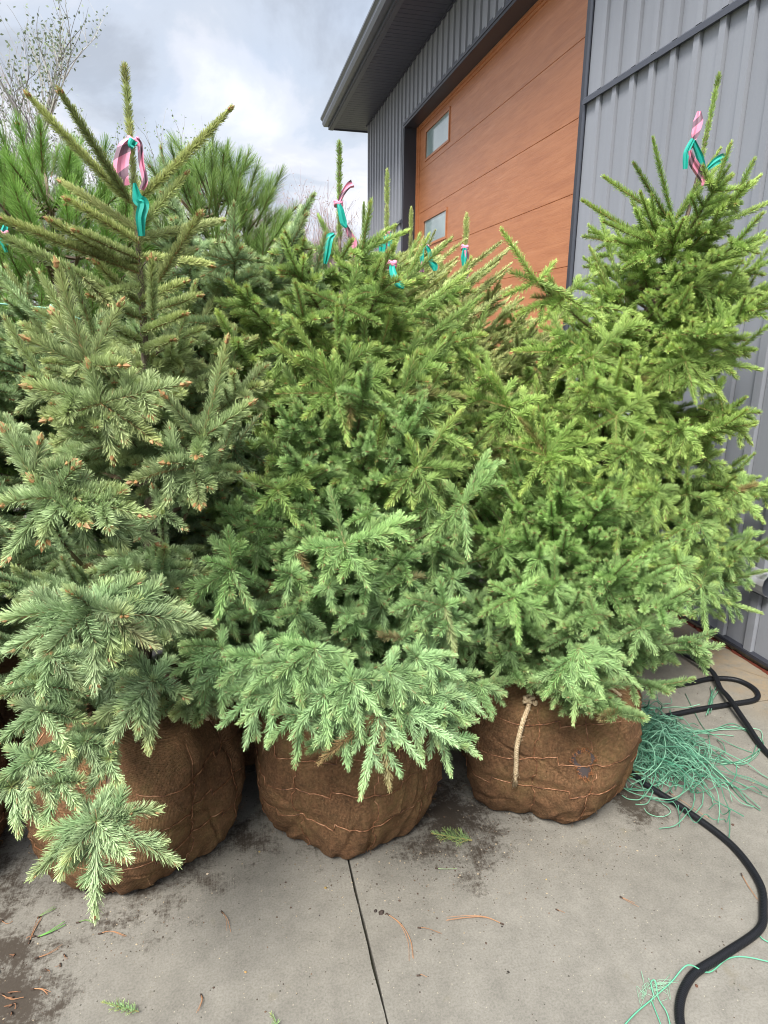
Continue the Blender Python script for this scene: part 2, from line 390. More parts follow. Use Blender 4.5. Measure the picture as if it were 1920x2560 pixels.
# overhead door
DX = WX+RC
dr = MB(); fr = .075
ph = .535
for k in range(8):
    z0, z1 = k*ph, (k+1)*ph; e = .004
    ya, yb = DY0+.003, DY1-.10
    cuts = []
    if k in (5, 7): cuts = [(8.30, 9.24, z0+.095, z1-.125 if k == 7 else z1-.14)]
    def slab(y0, y1, za, zb, bev=(1, 1)):
        V = [(DX+.006, y0, za), (DX, y0, za+e*bev[0]), (DX, y0, zb-e*bev[1]), (DX+.006, y0, zb)]; V += [(a, y1, c) for a, _, c in V]
        dr.add(V, Q=[(0, 1, 5, 4), (1, 2, 6, 5), (2, 3, 7, 6)])
    if not cuts: slab(ya, yb, z0, z1)
    else:
        y0, y1, za, zb = cuts[0]
        slab(ya, y0, z0, z1); slab(y1, yb, z0, z1); slab(y0, y1, z0, za, (1, 0)); slab(y0, y1, zb, z1, (0, 1))
door = dr.build('garage_door', M_door, bld, usecol=False)
gk = MB(); gk.box((DX+.0061, DY0, 0), (DX+.05, DY1, HZ)); gk.build('seam_backing', M_black, door, usecol=False)
fm = MB(); fm.box((DX-.012, DY1-.097, 0), (DX+.004, DY1-.052, HZ)); fm.box((DX-.03, DY1-.051, 0), (DX+.004, DY1-.001, HZ)); fm.box((DX-.012, DY0, 4.245), (DX-.001, DY1-.1, 4.272)); fm.box((DX-.03, DY0, 4.273), (DX-.001, DY1-.1, HZ-.001))
fm.build('door_frame', M_door, bld, usecol=False)
for k in (5, 7):
    z0, z1 = k*ph, (k+1)*ph; y0, y1, za, zb = 8.30, 9.24, z0+.095, z1-(.125 if k == 7 else .14)
    wf = MB(); w = .028
    for a, b_ in (((DX-.012, y0-w, za-w), (DX+.002, y1+w, za)), ((DX-.012, y0-w, zb), (DX+.002, y1+w, zb+w)), ((DX-.012, y0-w, za), (DX+.002, y0, zb)), ((DX-.012, y1, za), (DX+.002, y1+w, zb))): wf.box(a, b_)
    wo_ = wf.build('window', M_door, door, usecol=False)
    wp = MB(); wp.add([(DX+.005, y0, za), (DX+.005, y1, za), (DX+.005, y1, zb), (DX+.005, y0, zb)], Q=[(0, 1, 2, 3)]); wp.build('pane', M_glass, wo_, usecol=False)
# soffit boards, fascia, gutter, roof
OV = .60; YE = Y1+.28
sf = MB(); bw = .10; y = Y0
while y < YE:
    yb = min(y+bw, YE)
    sf.add([(WX-OV, y, EZ+.004), (WX, y, EZ+.004), (WX, y+.006, EZ+.004), (WX-OV, y+.006, EZ+.004)], Q=[(0, 1, 2, 3)])
    sf.add([(WX-OV, y+.006, EZ-.004), (WX, y+.006, EZ-.004), (WX, yb, EZ-.004), (WX-OV, yb, EZ-.004)], Q=[(0, 1, 2, 3)])
    sf.add([(WX-OV, y+.006, EZ-.004), (WX, y+.006, EZ-.004), (WX, y+.006, EZ+.004), (WX-OV, y+.006, EZ+.004)], Q=[(0, 1, 2, 3)])
    y = yb
sf.box((WX, Y1+.002, EZ-.004), (WX+9, YE, EZ+.004)); sf.box((WX-.03, Y0, EZ-.022), (WX-.016, Y1, EZ-.006))
sf.build('soffit', M_soffit, bld, usecol=False)
fs = MB(); fs.box((WX-OV-.02, Y0, EZ-.02), (WX-OV, YE+.02, EZ+.2)); fs.box((WX-OV-.0, YE+.001, EZ-.02), (WX+9, YE+.02, EZ+.2)); fs.box((WX-OV+.0, Y0, EZ-.03), (WX-OV+.06, YE, EZ-.0045)); fs.build('fascia', M_trim, bld, usecol=False)
gt = MB(); gt.extrude([(0, 0, .16), (0, 0, .02), (-.075, 0, .02), (-.10, 0, .06), (-.10, 0, .10), (-.13, 0, .13), (-.13, 0, .155), (-.122, 0, .155), (-.122, 0, .135), (-.09, 0, .105), (-.09, 0, .065), (-.07, 0, .03), (-.01, 0, .03), (-.01, 0, .16)][:8]+[(-.12, 0, .15), (0, 0, .16)], (WX-OV-.021, Y0, EZ), (WX-OV-.021, YE+.02, EZ), cap=False)
gt.build('gutter', mat('gutter_metal', (.085, .092, .108), .3, metal=.3), bld, usecol=False)
rf = MB(); rf.add([(WX-OV-.03, Y0, EZ+.205), (WX-OV-.03, YE+.03, EZ+.205), (WX+9, YE+.03, EZ+3.2), (WX+9, Y0, EZ+3.2)], Q=[(0, 1, 2, 3)]); rf.add([(WX, Y1, EZ), (WX+9, Y1, EZ), (WX+9, Y1, EZ+3.2)], T=[(0, 1, 2)])
rf.build('roof', M_dark, bld, usecol=False)
# outlet with clear cover low on the wall
oc = empty('outlet_cover', (WX, 2.52, .43), 'clear bubble outlet cover on the grey wall behind the right spruce', 'outlet')
o1 = MB(); o1.box((WX-.035, 2.46, .38), (WX-.0155, 2.56, .50)); o1.build('box', M_trim, oc, usecol=False)
o2 = MB(); th = np.linspace(0, math.pi, 7)
for i in range(6):
    a, b_ = th[i], th[i+1]
    o2.add([(WX-.036-.05*math.sin(a), 2.45, .45-.06*math.cos(a)), (WX-.036-.05*math.sin(a), 2.57, .45-.06*math.cos(a)), (WX-.036-.05*math.sin(b_), 2.57, .45-.06*math.cos(b_)), (WX-.036-.05*math.sin(b_), 2.45, .45-.06*math.cos(b_))], Q=[(0, 1, 2, 3)])
def clear_fn(t, b): b.inputs['Transmission Weight'].default_value = .7
o2.build('cover', mat('clear_plastic', (.8, .8, .8), .15, fn=clear_fn), oc, smooth=True, usecol=False)

# ------------------------------------------------------------------ spruce generator
def pal_al(s): return s.pal.get('al', 56)
class Crown:
    def __init__(s, pal, nl=.018, dens=1200, nw=.0014, rr=None):
        s.S = []; s.wood = MB(); s.pal = pal; s.nl = nl; s.dens = dens; s.nw = nw; s.r = np.random.default_rng(rr)
        s.lo = None; s.upt = 0.0; s.tipbud = 1
    def shoot(s, p, d, L, sag=0.0, nl=None, bud=.3, tint=0.0, w=1.0):
        """one year's needled shoot starting at p along d; sag<0 droops, >0 lifts"""
        s.S.append((*p, *unit(d), L, sag, nl or s.nl, bud, tint, w))
    def needles(s):
        A = np.array(s.S); r = s.r; V = []; C = []; nq = 0
        cnt = np.maximum(6, (A[:, 6]*s.dens*A[:, 11]).astype(int)); idx = np.repeat(np.arange(len(A)), cnt); n = len(idx)
        start = np.cumsum(cnt)-cnt; loc = np.arange(n)-start[idx]
        t = (loc+r.random(n))/cnt[idx]
        P = A[idx, 0:3]; d = A[idx, 3:6]; L = A[idx, 6]; sag = A[idx, 7]
        pos = P+d*(t*L)[:, None]; pos[:, 2] += sag*t*t*L
        T = d.copy(); T[:, 2] += 2*sag*t; T /= np.linalg.norm(T, axis=1)[:, None]
        up = np.tile([0, 0, 1.0], (n, 1)); steep = np.abs(T[:, 2]) > .93; up[steep] = [1, 0, 0]
        Nn = up-T*np.sum(up*T, 1)[:, None]; Nn /= np.linalg.norm(Nn, axis=1)[:, None]; B = np.cross(T, Nn)
        phi = loc*2.39996+r.normal(0, .35, n)
        # fewer needles right under the stem on level shoots; they sweep up
        cphi = np.cos(phi); horiz = np.clip(1-np.abs(T[:, 2])*1.15, 0, 1)
        phi = np.where((cphi < -.55) & (r.random(n) < .65*horiz), phi+math.pi*.62*np.sign(np.sin(phi)+1e-6)*-1, phi)
        al = np.radians(pal_al(s)+r.normal(0, 7, n)) - np.radians(26)*np.clip((t-.72)/.28, 0, 1)
        al -= np.radians(14)*(1-horiz)
        rad = Nn*np.cos(phi)[:, None]+B*np.sin(phi)[:, None]
        dr_ = T*np.cos(al)[:, None]+rad*np.sin(al)[:, None]+Nn*(.20*horiz)[:, None]
        dr_ /= np.linalg.norm(dr_, axis=1)[:, None]
        ln = A[idx, 8]*(1+r.normal(0, .1, n))*np.where(t < .06, .75, 1.0)*(1-.22*np.clip((t-.8)/.2, 0, 1))
        side = np.cross(dr_, r.normal(0, 1, (n, 3))*.5+rad); side /= np.linalg.norm(side, axis=1)[:, None]+1e-9
        w = s.nw*(1+r.normal(0, .12, n))
        tip = pos+dr_*ln[:, None]+Nn*(ln*.10*horiz)[:, None]
        hw = side*(w/2)[:, None]
        V = np.stack([pos-hw, pos+hw, tip+hw*.5, tip-hw*.5], 1).reshape(-1, 3)
        Q = np.arange(n*4).reshape(-1, 4)
        pal = s.pal; sh = r.random(len(A))
        base = np.array(pal['base']); alt = np.array(pal['alt']); tipc = np.array(pal['tip'])
        k = np.clip(sh+A[:, 10]+0*sh, 0, 1)[idx][:, None]
        c = base*(1-k)+alt*k
        if 'top' in pal:
            z0, z1, tc_ = pal['top']; kz = (np.clip((A[:, 2]-z0)/(z1-z0), 0, 1)*(.6+.4*r.random(len(A))))[idx][:, None]; c = c*(1-kz)+np.array(tc_)*kz
        c = c*(1+r.normal(0, .14, n))[:, None]*(1+.50*(r.random(len(A))[idx]-.5))[:, None]
        dead = ((r.random(len(A)) < .007)*(.45+.5*r.random(len(A))))[idx]; dead = np.maximum(dead, (r.random(n) < .012)*.8)[:, None]
        c = c*(1-dead)+np.array([.20, .115, .055])*dead
        e = (np.clip((t-.5)/.5, 0, 1)*pal.get('tipk', .6)*(.1+1.0*r.random(len(A))[idx]))[:, None]*(1-dead)
        c = c*(1-e)+tipc*e
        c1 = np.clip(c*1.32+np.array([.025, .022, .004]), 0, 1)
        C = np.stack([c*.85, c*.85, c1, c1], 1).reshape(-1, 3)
        return V, Q, np.clip(C, .004, 1)
    def stems(s):
        """thin twig of every shoot and the buds at its tip"""
        A = np.array(s.S); n = len(A); r = s.r; k = 3; ts = np.array([0, .5, 1.0]); m = len(ts)
        P = A[:, None, 0:3]+A[:, None, 3:6]*(ts[None, :, None]*A[:, None, 6:7]); P[:, :, 2] += A[:, 7:8]*ts[None, :]**2*A[:, 6:7]
        T = P[:, -1]-P[:, 0]; T /= np.linalg.norm(T, axis=1)[:, None]
        ref = np.tile([0, 0, 1.0], (n, 1)); ref[np.abs(T[:, 2]) > .9] = [1, 0, 0]
        X = np.cross(T, ref); X /= np.linalg.norm(X, axis=1)[:, None]; Y = np.cross(X, T)
        rad = np.array([.0023, .0020, .0014])[None, :]*np.clip(A[:, 6:7]/.11, .7, 1.25)*np.clip(A[:, 8:9]/.016, .7, 1.4)
        th = np.arange(k)*2*math.pi/k
        V = P[:, :, None, :]+rad[:, :, None, None]*(np.cos(th)[None, None, :, None]*X[:, None, None, :]+np.sin(th)[None, None, :, None]*Y[:, None, None, :])
        V = V.reshape(-1, 3)
        i = (np.arange(n)[:, None, None]*m*k+np.arange(m-1)[None, :, None]*k); j = np.arange(k)[None, None, :]; j2 = (j+1) % k
        Q = np.stack([i+j, i+j2, i+k+j2, i+k+j], -1).reshape(-1, 4)
        sc = np.array(s.pal['stem']); C = np.repeat(sc[None, :]*(1+r.normal(0, .15, (n, 1))), m*k, axis=0)
        # buds
        hb = r.random(n) < A[:, 9]; E = P[hb, -1]; Tb = T[hb]; Xb = X[hb]; Yb = Y[hb]; sz = np.minimum(A[hb, 8]*.16, .0045)*s.pal.get('budk', 1.0)*np.where(A[hb, 9] > 1.5, 1.6, 1)
        bv, bt, bc = [], [], []; o = len(V)
        for q in range(3):
            if q == 0: ce = E+Tb*sz[:, None]*1.0; dirv = Tb
            else:
                sx_ = (Xb if q == 1 else -Xb); ce = E+sx_*sz[:, None]*1.1; dirv = unitrows(Tb+sx_*.8)
            nb = len(ce)
            if not nb: continue
            a = unitrows(np.cross(dirv, Yb)+1e-4); b_ = np.cross(dirv, a)
            f = sz[:, None]*(1.25 if q == 0 else .95)
            pts = np.stack([ce-dirv*f, ce+a*f*.75, ce+b_*f*.75, ce-a*f*.75, ce-b_*f*.75, ce+dirv*f*1.5], 1)
            bv.append(pts.reshape(-1, 3)); ii = (o+np.arange(nb)*6)[:, None, None]
            tt = np.array([(0, 2, 1), (0, 3, 2), (0, 4, 3), (0, 1, 4), (5, 1, 2), (5, 2, 3), (5, 3, 4), (5, 4, 1)])[None]
            bt.append((ii+tt).reshape(-1, 3)); o += nb*6
            bc.append(np.clip(np.array(s.pal['bud'])[None]*(1+r.normal(0, .2, (nb*6, 1))), .01, 1))
        if bv:
            V = np.vstack([V]+bv); C = np.vstack([C]+bc); Tt = np.vstack(bt)
        else: Tt = None
        return V, Q, Tt, C
def unitrows(a): return a/(np.linalg.norm(a, axis=1)[:, None]+1e-12)
def rotv(v, ax, a):
    ax = unit(ax); return v*math.cos(a)+np.cross(ax, v)*math.sin(a)+ax*np.dot(ax, v)*(1-math.cos(a))

def branch(C, p, d, L, lift=.25, fan=1.0, sub=True, shl=.11, flat=.25, wood=True):
    """a spruce limb from p along d: woody axis, needled axis, two rows of side shoots that carry shoots of their own"""
    r = C.r; st = .045; n = max(3, int(L/st)); P = [np.array(p, float)]; d = unit(d); dirs = [d]
    for i in range(n):
        d = unit(d+np.array([r.normal(0, .03), r.normal(0, .03), lift/n+r.normal(0, .02)])); dirs.append(d); P.append(P[-1]+d*(L/n))
    P = np.array(P)
    if wood: C.wood.tube(P, np.linspace(.003+.014*L, .0022, len(P)), 5, C=np.array(C.pal['twig']))
    seg = L/n
    for i in range(n):
        s_ = (i+.5)/n; dd = dirs[i+1]
        if s_ > .30: C.shoot(P[i], P[i+1]-P[i], seg*1.02, 0, C.nl, 0, w=.8 if s_ < .7 else 1)
        if s_ < .16 and L > .2: continue
        side = unit(np.cross(dd, [0, 0, 1.0])); rem = L*(1-s_)
        for sg in (-1, 1):
            if r.random() < .10: continue
            ang = R(r.uniform(42, 62)); v = unit(dd*math.cos(ang)+side*sg*math.sin(ang)+np.array([0, 0, r.normal(-.06, flat)]))
            l = min(.21, shl*.55+rem*.42)*r.uniform(.75, 1.15)*fan
            lateral(C, P[i]+(P[i+1]-P[i])*r.random(), v, l, sub, shl)
        if r.random() < .35: # shoots on the upper side
            v = unit(dd+np.array([r.normal(0, .3), r.normal(0, .3), .7])); C.shoot(P[i], v, shl*r.uniform(.4, .8), .1, bud=.4)
    e = P[-1]; side = unit(np.cross(d, [0, 0, 1.0]))
    up_ = r.uniform(.2, 1.0)*C.upt if r.random() < .75 else 0
    C.shoot(e, unit(d+np.array([0, 0, up_])), shl*r.uniform(.9, 1.3)*(1+.45*min(1, up_)), r.normal(.0, .1), bud=1)
    for k in range(r.integers(3, 6)):
        a = r.uniform(-1, 1)*(1.05+.5*min(1, up_)); v = unit(d*math.cos(a)+side*math.sin(a)+np.array([0, 0, r.normal(-.05, .25)]))
        C.shoot(e-d*r.uniform(0, .02), v, shl*r.uniform(.65, 1.05), r.normal(-.08, .15), bud=.7)
    return P
def lateral(C, p, d, l, sub, shl):
    r = C.r; d = unit(d); sag = r.normal(-.12, .14)
    if l < shl*1.15 or not sub:
        C.shoot(p, d, min(l, shl*1.4), sag, bud=.28); return
    n = 2 if l < shl*2.0 else 3; q = np.array(p, float); side = unit(np.cross(d, [0, 0, 1.0])+1e-6)
    for i in range(n):
        d2 = unit(d+np.array([0, 0, sag*.6*i])); L = l/n; C.shoot(q, d2, L*1.02, sag*.4, bud=.9 if i == n-1 else 0)
        if i < n-1 or True:
            for sg in (-1, 1):
                if r.random() < .14: continue
                a = R(r.uniform(40, 60)); v = unit(d2*math.cos(a)+side*sg*math.sin(a)+np.array([0, 0, r.normal(-.05, .22)]))
                C.shoot(q+d2*L*(.55+.3*r.random() if i < n-1 else .15), v, shl*r.uniform(.5, .85)*(1-.2*i), r.normal(-.12, .12), bud=.28)
        q = q+d2*L

# colour families: needle base / alternative / shoot tip, twig, stem and bud colours
PAL = {
 'blue': dict(budk=1.2, base=(.180, .275, .130), alt=(.330, .430, .235), tip=(.46, .50, .18), tipk=.55, stem=(.36, .24, .11), twig=(.16, .11, .07), bud=(.38, .21, .09)),
 'bluegreen': dict(base=(.175, .305, .130), alt=(.310, .455, .240), tip=(.42, .54, .20), tipk=.5, stem=(.38, .30, .15), twig=(.20, .14, .09), bud=(.36, .24, .12)),
 'green': dict(base=(.160, .260, .075), alt=(.275, .395, .120), tip=(.50, .60, .16), tipk=.6, stem=(.40, .31, .13), twig=(.18, .13, .07), bud=(.42, .26, .10)),
 'lime': dict(base=(.185, .300, .075), alt=(.315, .440, .122), tip=(.50, .62, .16), tipk=.6, stem=(.44, .35, .14), twig=(.20, .15, .08), bud=(.36, .25, .10)),
 'dry': dict(base=(.27, .34, .12), alt=(.40, .46, .19), tip=(.60, .60, .26), tipk=.6, stem=(.44, .38, .18), twig=(.26, .21, .12), bud=(.40, .20, .09)),
}
PAL['green']['top'] = (1.15, .8, (.24, .40, .18)); PAL['lime']['top'] = (1.2, .6, (.25, .40, .17)); PAL['bluegreen']['top'] = (.75, 1.1, (.24, .38, .13))
PAL['fresh'] = dict(PAL['bluegreen'], base=(.175, .300, .115), alt=(.310, .450, .205), top=(.7, 1.0, (.24, .40, .11)))
PAL['tall'] = dict(PAL['blue'], top=(1.15, 1.8, (.33, .36, .14)))
def profile(prof, z): return np.interp(z, [a for a, b in prof], [b for a, b in prof])
def spruce(name, base, path, prof, pal, label, nl, shl, nb, dens, nw, seed, group, elev=(58, -12), ball=None, clip=None, extra=None, low=.42, side=None, cat='spruce', nlow=1.0, topfree=.12, lift=.35, lead=.34, upt=.5):
    """path: trunk points from ball top to tip; prof: (z, crown radius)"""
    root = empty(name, (base[0], base[1], 0), label, cat, group)
    path = smooth_path(path, 8); C = Crown(PAL[pal], nl, dens, nw, seed); C.upt = upt; r = C.r
    zt, zb = path[-1][2], path[0][2]
    tr = MB(); rad = np.interp(path[:, 2], [zb, zt-.35, zt], [.027*(zt-zb)/1.8, .006, .002]); tr.tube(path, rad, 8)
    tr.build('trunk', M_bark, root, smooth=True, usecol=False)
    for k in range(nb):
        u = (k+.5)/nb; u = u**nlow; z = low+(zt-topfree-low)*u
        az = k*2.39996+r.normal(0, .25)
        Rz = profile(prof, z)*r.uniform(.72, 1.1)
        if side is not None:
            # a crown squeezed by its neighbours: shorter where they press
            Rz *= side(az, z)
        if Rz < .06: continue
        el = R(np.interp(u, [0, .3, .75, 1], [elev[1], elev[1]*.35+elev[0]*.2, elev[0]*.6, elev[0]])+r.normal(0, 6))
        p = np.array([np.interp(z, path[:, 2], path[:, i]) for i in range(3)])
        d = np.array([math.sin(az)*math.cos(el), math.cos(az)*math.cos(el), math.sin(el)])
        branch(C, p, d, Rz/max(.55, math.cos(el*.8)), lift=lift*(1-u)+.05, sub=Rz > .17, shl=shl)
    # leader
    top = path[-1]; m = path[path[:, 2] > zt-lead]
    for i in range(len(m)-1): C.shoot(m[i], m[i+1]-m[i], np.linalg.norm(m[i+1]-m[i])*1.03, 0, nl*(1.15 if name == 'olive_spruce' else .85), 0 if i < len(m)-2 else 1, .45, 1.7*max(1, 2600/dens))
    if extra: extra(C, root)
    S = np.array(C.S)
    if clip is not None: C.S = [s for s in C.S if clip(s[0]+s[3]*s[6], s[1]+s[4]*s[6], s[2]+s[5]*s[6])]
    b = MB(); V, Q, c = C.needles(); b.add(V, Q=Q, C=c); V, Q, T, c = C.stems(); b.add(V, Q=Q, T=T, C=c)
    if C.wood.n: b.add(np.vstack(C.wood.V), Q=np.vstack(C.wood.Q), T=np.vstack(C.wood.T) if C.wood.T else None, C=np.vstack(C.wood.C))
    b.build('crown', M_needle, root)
    print(name, 'shoots', len(C.S), 'needles', len(V))
    return root, C

def px(C, a, b, Ya, Yb, sag=0, nl=None, bud=1, tint=0, w=1.0):
    """a needled shoot between two places measured on the photograph, Y metres away"""
    p, q = atY(*a, Ya), atY(*b, Yb); v = q-p; L = np.linalg.norm(v); C.shoot(p, v-np.array([0, 0, sag*L]), L, sag, nl, bud, tint, w)
def spray(C, hub, Y, tips,  sub=True, nl=None, link=None, sag=-.10, shl=.06, subn=.6):
    """shoots fanning out of a hub; tips: (x, y, dY); link: where the limb comes from"""
    h = atY(*hub, Y); r = C.r
    if link is not None:
        q = np.array(link, float); mid = (h+q)/2+np.array([0, 0, -.03]); pth = smooth_path([q, mid, h], 6)
        C.wood.tube(pth, np.linspace(.006, .0025, len(pth)), 5, C=np.array(C.pal['twig']))
        for i in range(len(pth)//3, len(pth)-1): C.shoot(pth[i], pth[i+1]-pth[i], np.linalg.norm(pth[i+1]-pth[i]), 0, nl, 0)
    for x, y, dY in tips:
        e = atY(x, y, Y+dY); v = e-h; L = np.linalg.norm(v); sg = sag+r.normal(0, .04)
        C.shoot(h, v-np.array([0, 0, sg*L]), L, sg, nl, C.tipbud)
        if sub and L > .10:
            d = unit(v); side = unit(np.cross(d, -cf+np.array([0, 0, .6])))
            m = int(L/.045*subn)
            for i in range(m):
                t = .22+.5*(i+r.random()*.5)/max(1, m)
                for s_ in (-1, 1):
                    if r.random() < .30: continue
                    a = R(r.uniform(28, 68)); vv = unit(d*math.cos(a)+side*s_*math.sin(a)+r.normal(0, .24, 3))
                    C.shoot(h+d*L*t+np.array([0, 0, sg*L*(t*t-t)]), vv, min(shl*r.uniform(.7, 1.25), L*.5), r.normal(-.1, .08), nl, .6)

def scatter(C, cx_, cy_, Rm, zr, xr, yr, step, size, trunk, nl=None, shl=.05, up=.3, seed=1):
    """outer limb ends over the camera side of a crown centred on (cx_, cy_); Rm(z) is its radius"""
    r = np.random.default_rng(seed); y = yr[0]; row = 0
    while y < yr[1]:
        x = xr[0]+(row % 2)*step*.5
        while x < xr[1]:
            hx, hy = x+r.normal(0, step*.2), y+r.normal(0, step*.2); Y = cy_-.3
            for _ in range(4):
                p = atY(hx, hy, Y); rr = profile(Rm, p[2]); dx = min(.96, abs(p[0]-cx_)/max(.05, rr)); Y = cy_-rr*math.sqrt(1-dx*dx)*r.uniform(.86, 1.06)
            if abs(p[0]-cx_) < rr*1.0 and zr[0] < p[2] < zr[1]:
                sz = size*r.uniform(.75, 1.2); a0 = r.uniform(0, 6.3); k = r.integers(4, 7)
                tips = [(hx+sz*math.cos(a0+q*6.283/k)*r.uniform(.7, 1.1), hy+sz*.35+sz*.9*math.sin(a0+q*6.283/k)*r.uniform(.7, 1.1), r.normal(-.01, .03)) for q in range(k)]
                if r.random() < up: tips.append((hx+r.normal(0, sz*.25), hy-sz*r.uniform(1.0, 1.7), .02))
                spray(C, (hx, hy), Y, tips, link=(trunk[0], trunk[1], p[2]-.02), nl=nl, sag=-.08, shl=shl, subn=.7)
            x += step*r.uniform(.9, 1.1)
        y += step*.72; row += 1

# ------------------------------------------------------------------ root balls
def ball(root, cx_, cy_, rad, hgt, seed, tilt=(0, 0), lump=.03, rings=(.16, .27, .38), nvert=9, phase=0.0):
    r = np.random.default_rng(seed); ks = [(r.integers(2, 7), r.uniform(2, 14), r.uniform(0, 6.3), r.normal(0, 1)) for _ in range(16)]
    folds = [(r.uniform(0, 6.3), r.uniform(.03, hgt*.9), r.uniform(-1.9, 1.9), r.uniform(.004, .012), r.uniform(.03, .12), r.uniform(-.011, .010)) for _ in range(130)]
    vw = phase+np.arange(nvert)*2*math.pi/nvert+r.normal(0, .08, nvert)
    prof_z = np.array([0, .012, .04, .10, .19, .30, .40, .465, .495, .50])/.5*hgt
    prof_r = np.array([.70, .80, .86, .94, 1.0, 1.0, .93, .78, .52, .12])*rad
    def surf(th, z):
        th, z = np.broadcast_arrays(np.asarray(th, float), np.asarray(z, float))
        R_ = np.interp(z, prof_z, prof_r)
        f = sum(a*np.sin(k*th+p+q*z) for k, q, p, a in ks)*lump*.22
        # cloth bulges between the wires
        dv = np.min(np.abs((th[..., None]-vw+math.pi) % (2*math.pi)-math.pi), axis=-1); f += -.010*np.exp(-(dv/.045)**2)
        for zr in rings: f += -.005*np.exp(-((z-zr-.012*np.sin(2*th+zr*40))/.016)**2)*(.6+.6*np.sin(3*th+zr*90))
        f += .006*np.sin(23*th+3*np.sin(9*z*3))*np.clip(1-z/(hgt*.3), 0, 1)
        # folds of slack cloth, slanting, each of its own length
        for fa, fz, fs, fw, fl, fd in folds:
            u_ = ((th-fa+math.pi) % (2*math.pi)-math.pi)*rad; v_ = z-fz; a_ = u_*math.cos(fs)+v_*math.sin(fs); b_ = -u_*math.sin(fs)+v_*math.cos(fs)
            f += fd*np.exp(-(b_/fw)**2-(a_/fl)**2)
        R_ = R_+f*np.clip(R_/rad*1.1, 0, 1)
        zz = z+.0*th
        x = R_*np.sin(th); y = R_*np.cos(th)
        zz2 = zz+tilt[0]*x*(z/hgt)+tilt[1]*y*(z/hgt)
        return np.stack([cx_+x, cy_+y, zz2], -1)
    nt_, nz = 320, 130; th = np.linspace(0, 2*math.pi, nt_, endpoint=False); z = np.interp(np.linspace(0, 1, nz), [0, .12, .85, 1], [0, .03*hgt/.5, .455*hgt/.5, hgt])
    TH, Z = np.meshgrid(th, z); V = surf(TH, Z)+0; V = V.reshape(-1, 3)
    i = np.arange(nz-1)[:, None]*nt_; j = np.arange(nt_)[None, :]; j2 = (j+1) % nt_
    Q = np.stack([i+j, i+j2, i+nt_+j2, i+nt_+j], -1).reshape(-1, 4)
    uv = np.stack([TH*rad*3, Z*3+.03*np.sin(TH*3)], -1).reshape(-1, 2)
    b = MB(); b.add(V, Q=Q, UV=uv)
    n = len(V); top = V[-nt_:].mean(0); b.add(np.vstack([V[-nt_:], [top]]), T=[(k, (k+1) % nt_, nt_) for k in range(nt_)])
    c = np.array([cx_, cy_, hgt*.5])
    for _ in range(260):
        a, zz = r.uniform(0, 2*math.pi), r.uniform(.03, hgt*.93); p = surf(a, zz); v = unit(p-c)
        q = p+v*r.uniform(.001, .008)+r.normal(0, .010, 3); e_ = q+v*r.uniform(-.004, .008)+r.normal(0, .008, 3)
        b.tube(smooth_path([p, q, e_], 3), .00045, 3)
    bo = b.build('root_ball', M_burlap, root, smooth=True)
    w = MB()
    def outp(P, e=.0006):
        v = P-c; v[:, 2] *= .3; v /= np.linalg.norm(v, axis=1)[:, None]; return P+v*(e+.0021*np.sin(np.arange(len(P))*.11+r.uniform(0, 6))+.0010)[:, None]
    for zr in rings:
        tt = []; zz = []
        for a, b2 in zip(vw, np.roll(vw, -1)):
            if b2 < a: b2 += 2*math.pi
            m = a+(b2-a)*r.uniform(.35, .65); k = .03
            tt += [a, m-k, m-k*.3, m+k*.2, m+k]; sgn = 1 if r.random() < .5 else -1
            zz += [zr+r.normal(0, .003), zr+.010*sgn, zr+.014*sgn, zr-.014*sgn, zr-.012*sgn]
        tt.append(tt[0]+2*math.pi); zz.append(zz[0]); T2 = []; Z2 = []
        for a in range(len(tt)-1):
            m = max(2, int(abs(tt[a+1]-tt[a])/.03)); T2 += list(np.linspace(tt[a], tt[a+1], m, endpoint=False)); Z2 += list(np.linspace(zz[a], zz[a+1], m, endpoint=False))
        P = outp(surf(np.array(T2), np.array(Z2))); w.tube(np.vstack([P, P[:1]]), .0017, 5)
    for a in vw:
        zs = [hgt*.90]; ts = [a]; z_ = hgt*.90
        while z_ > .03:
            z_ -= r.uniform(.055, .085)
            s_ = r.choice([-1, 1])*.035; zs += [z_+.008, z_-.004]; ts += [ts[-1], a+s_ if abs(ts[-1]-a) < .01 else a]
        zs.append(.012); ts.append(ts[-1]); zs = np.clip(zs, .008, hgt); T2 = np.interp(np.linspace(0, 1, 70), np.linspace(0, 1, len(ts)), ts); Z2 = np.interp(np.linspace(0, 1, 70), np.linspace(0, 1, len(zs)), zs)
        w.tube(outp(surf(T2, Z2)), .0017, 5)
    w.build('wire_basket', M_wire, bo, smooth=True, usecol=False)
    return bo, surf

GRP = 'balled and burlapped spruces standing on the slab'

def squeeze(cx_, cy_, left=None, right=None, back=None):
    def f(az, z):
        k = 1.0; x, y = math.sin(az), math.cos(az)
        if left is not None and x < 0: k *= 1-(1-left)*(-x)
        if right is not None and x > 0: k *= 1-(1-right)*x
        if back is not None and y > 0: k *= 1-(1-back)*y
        return k
    return f

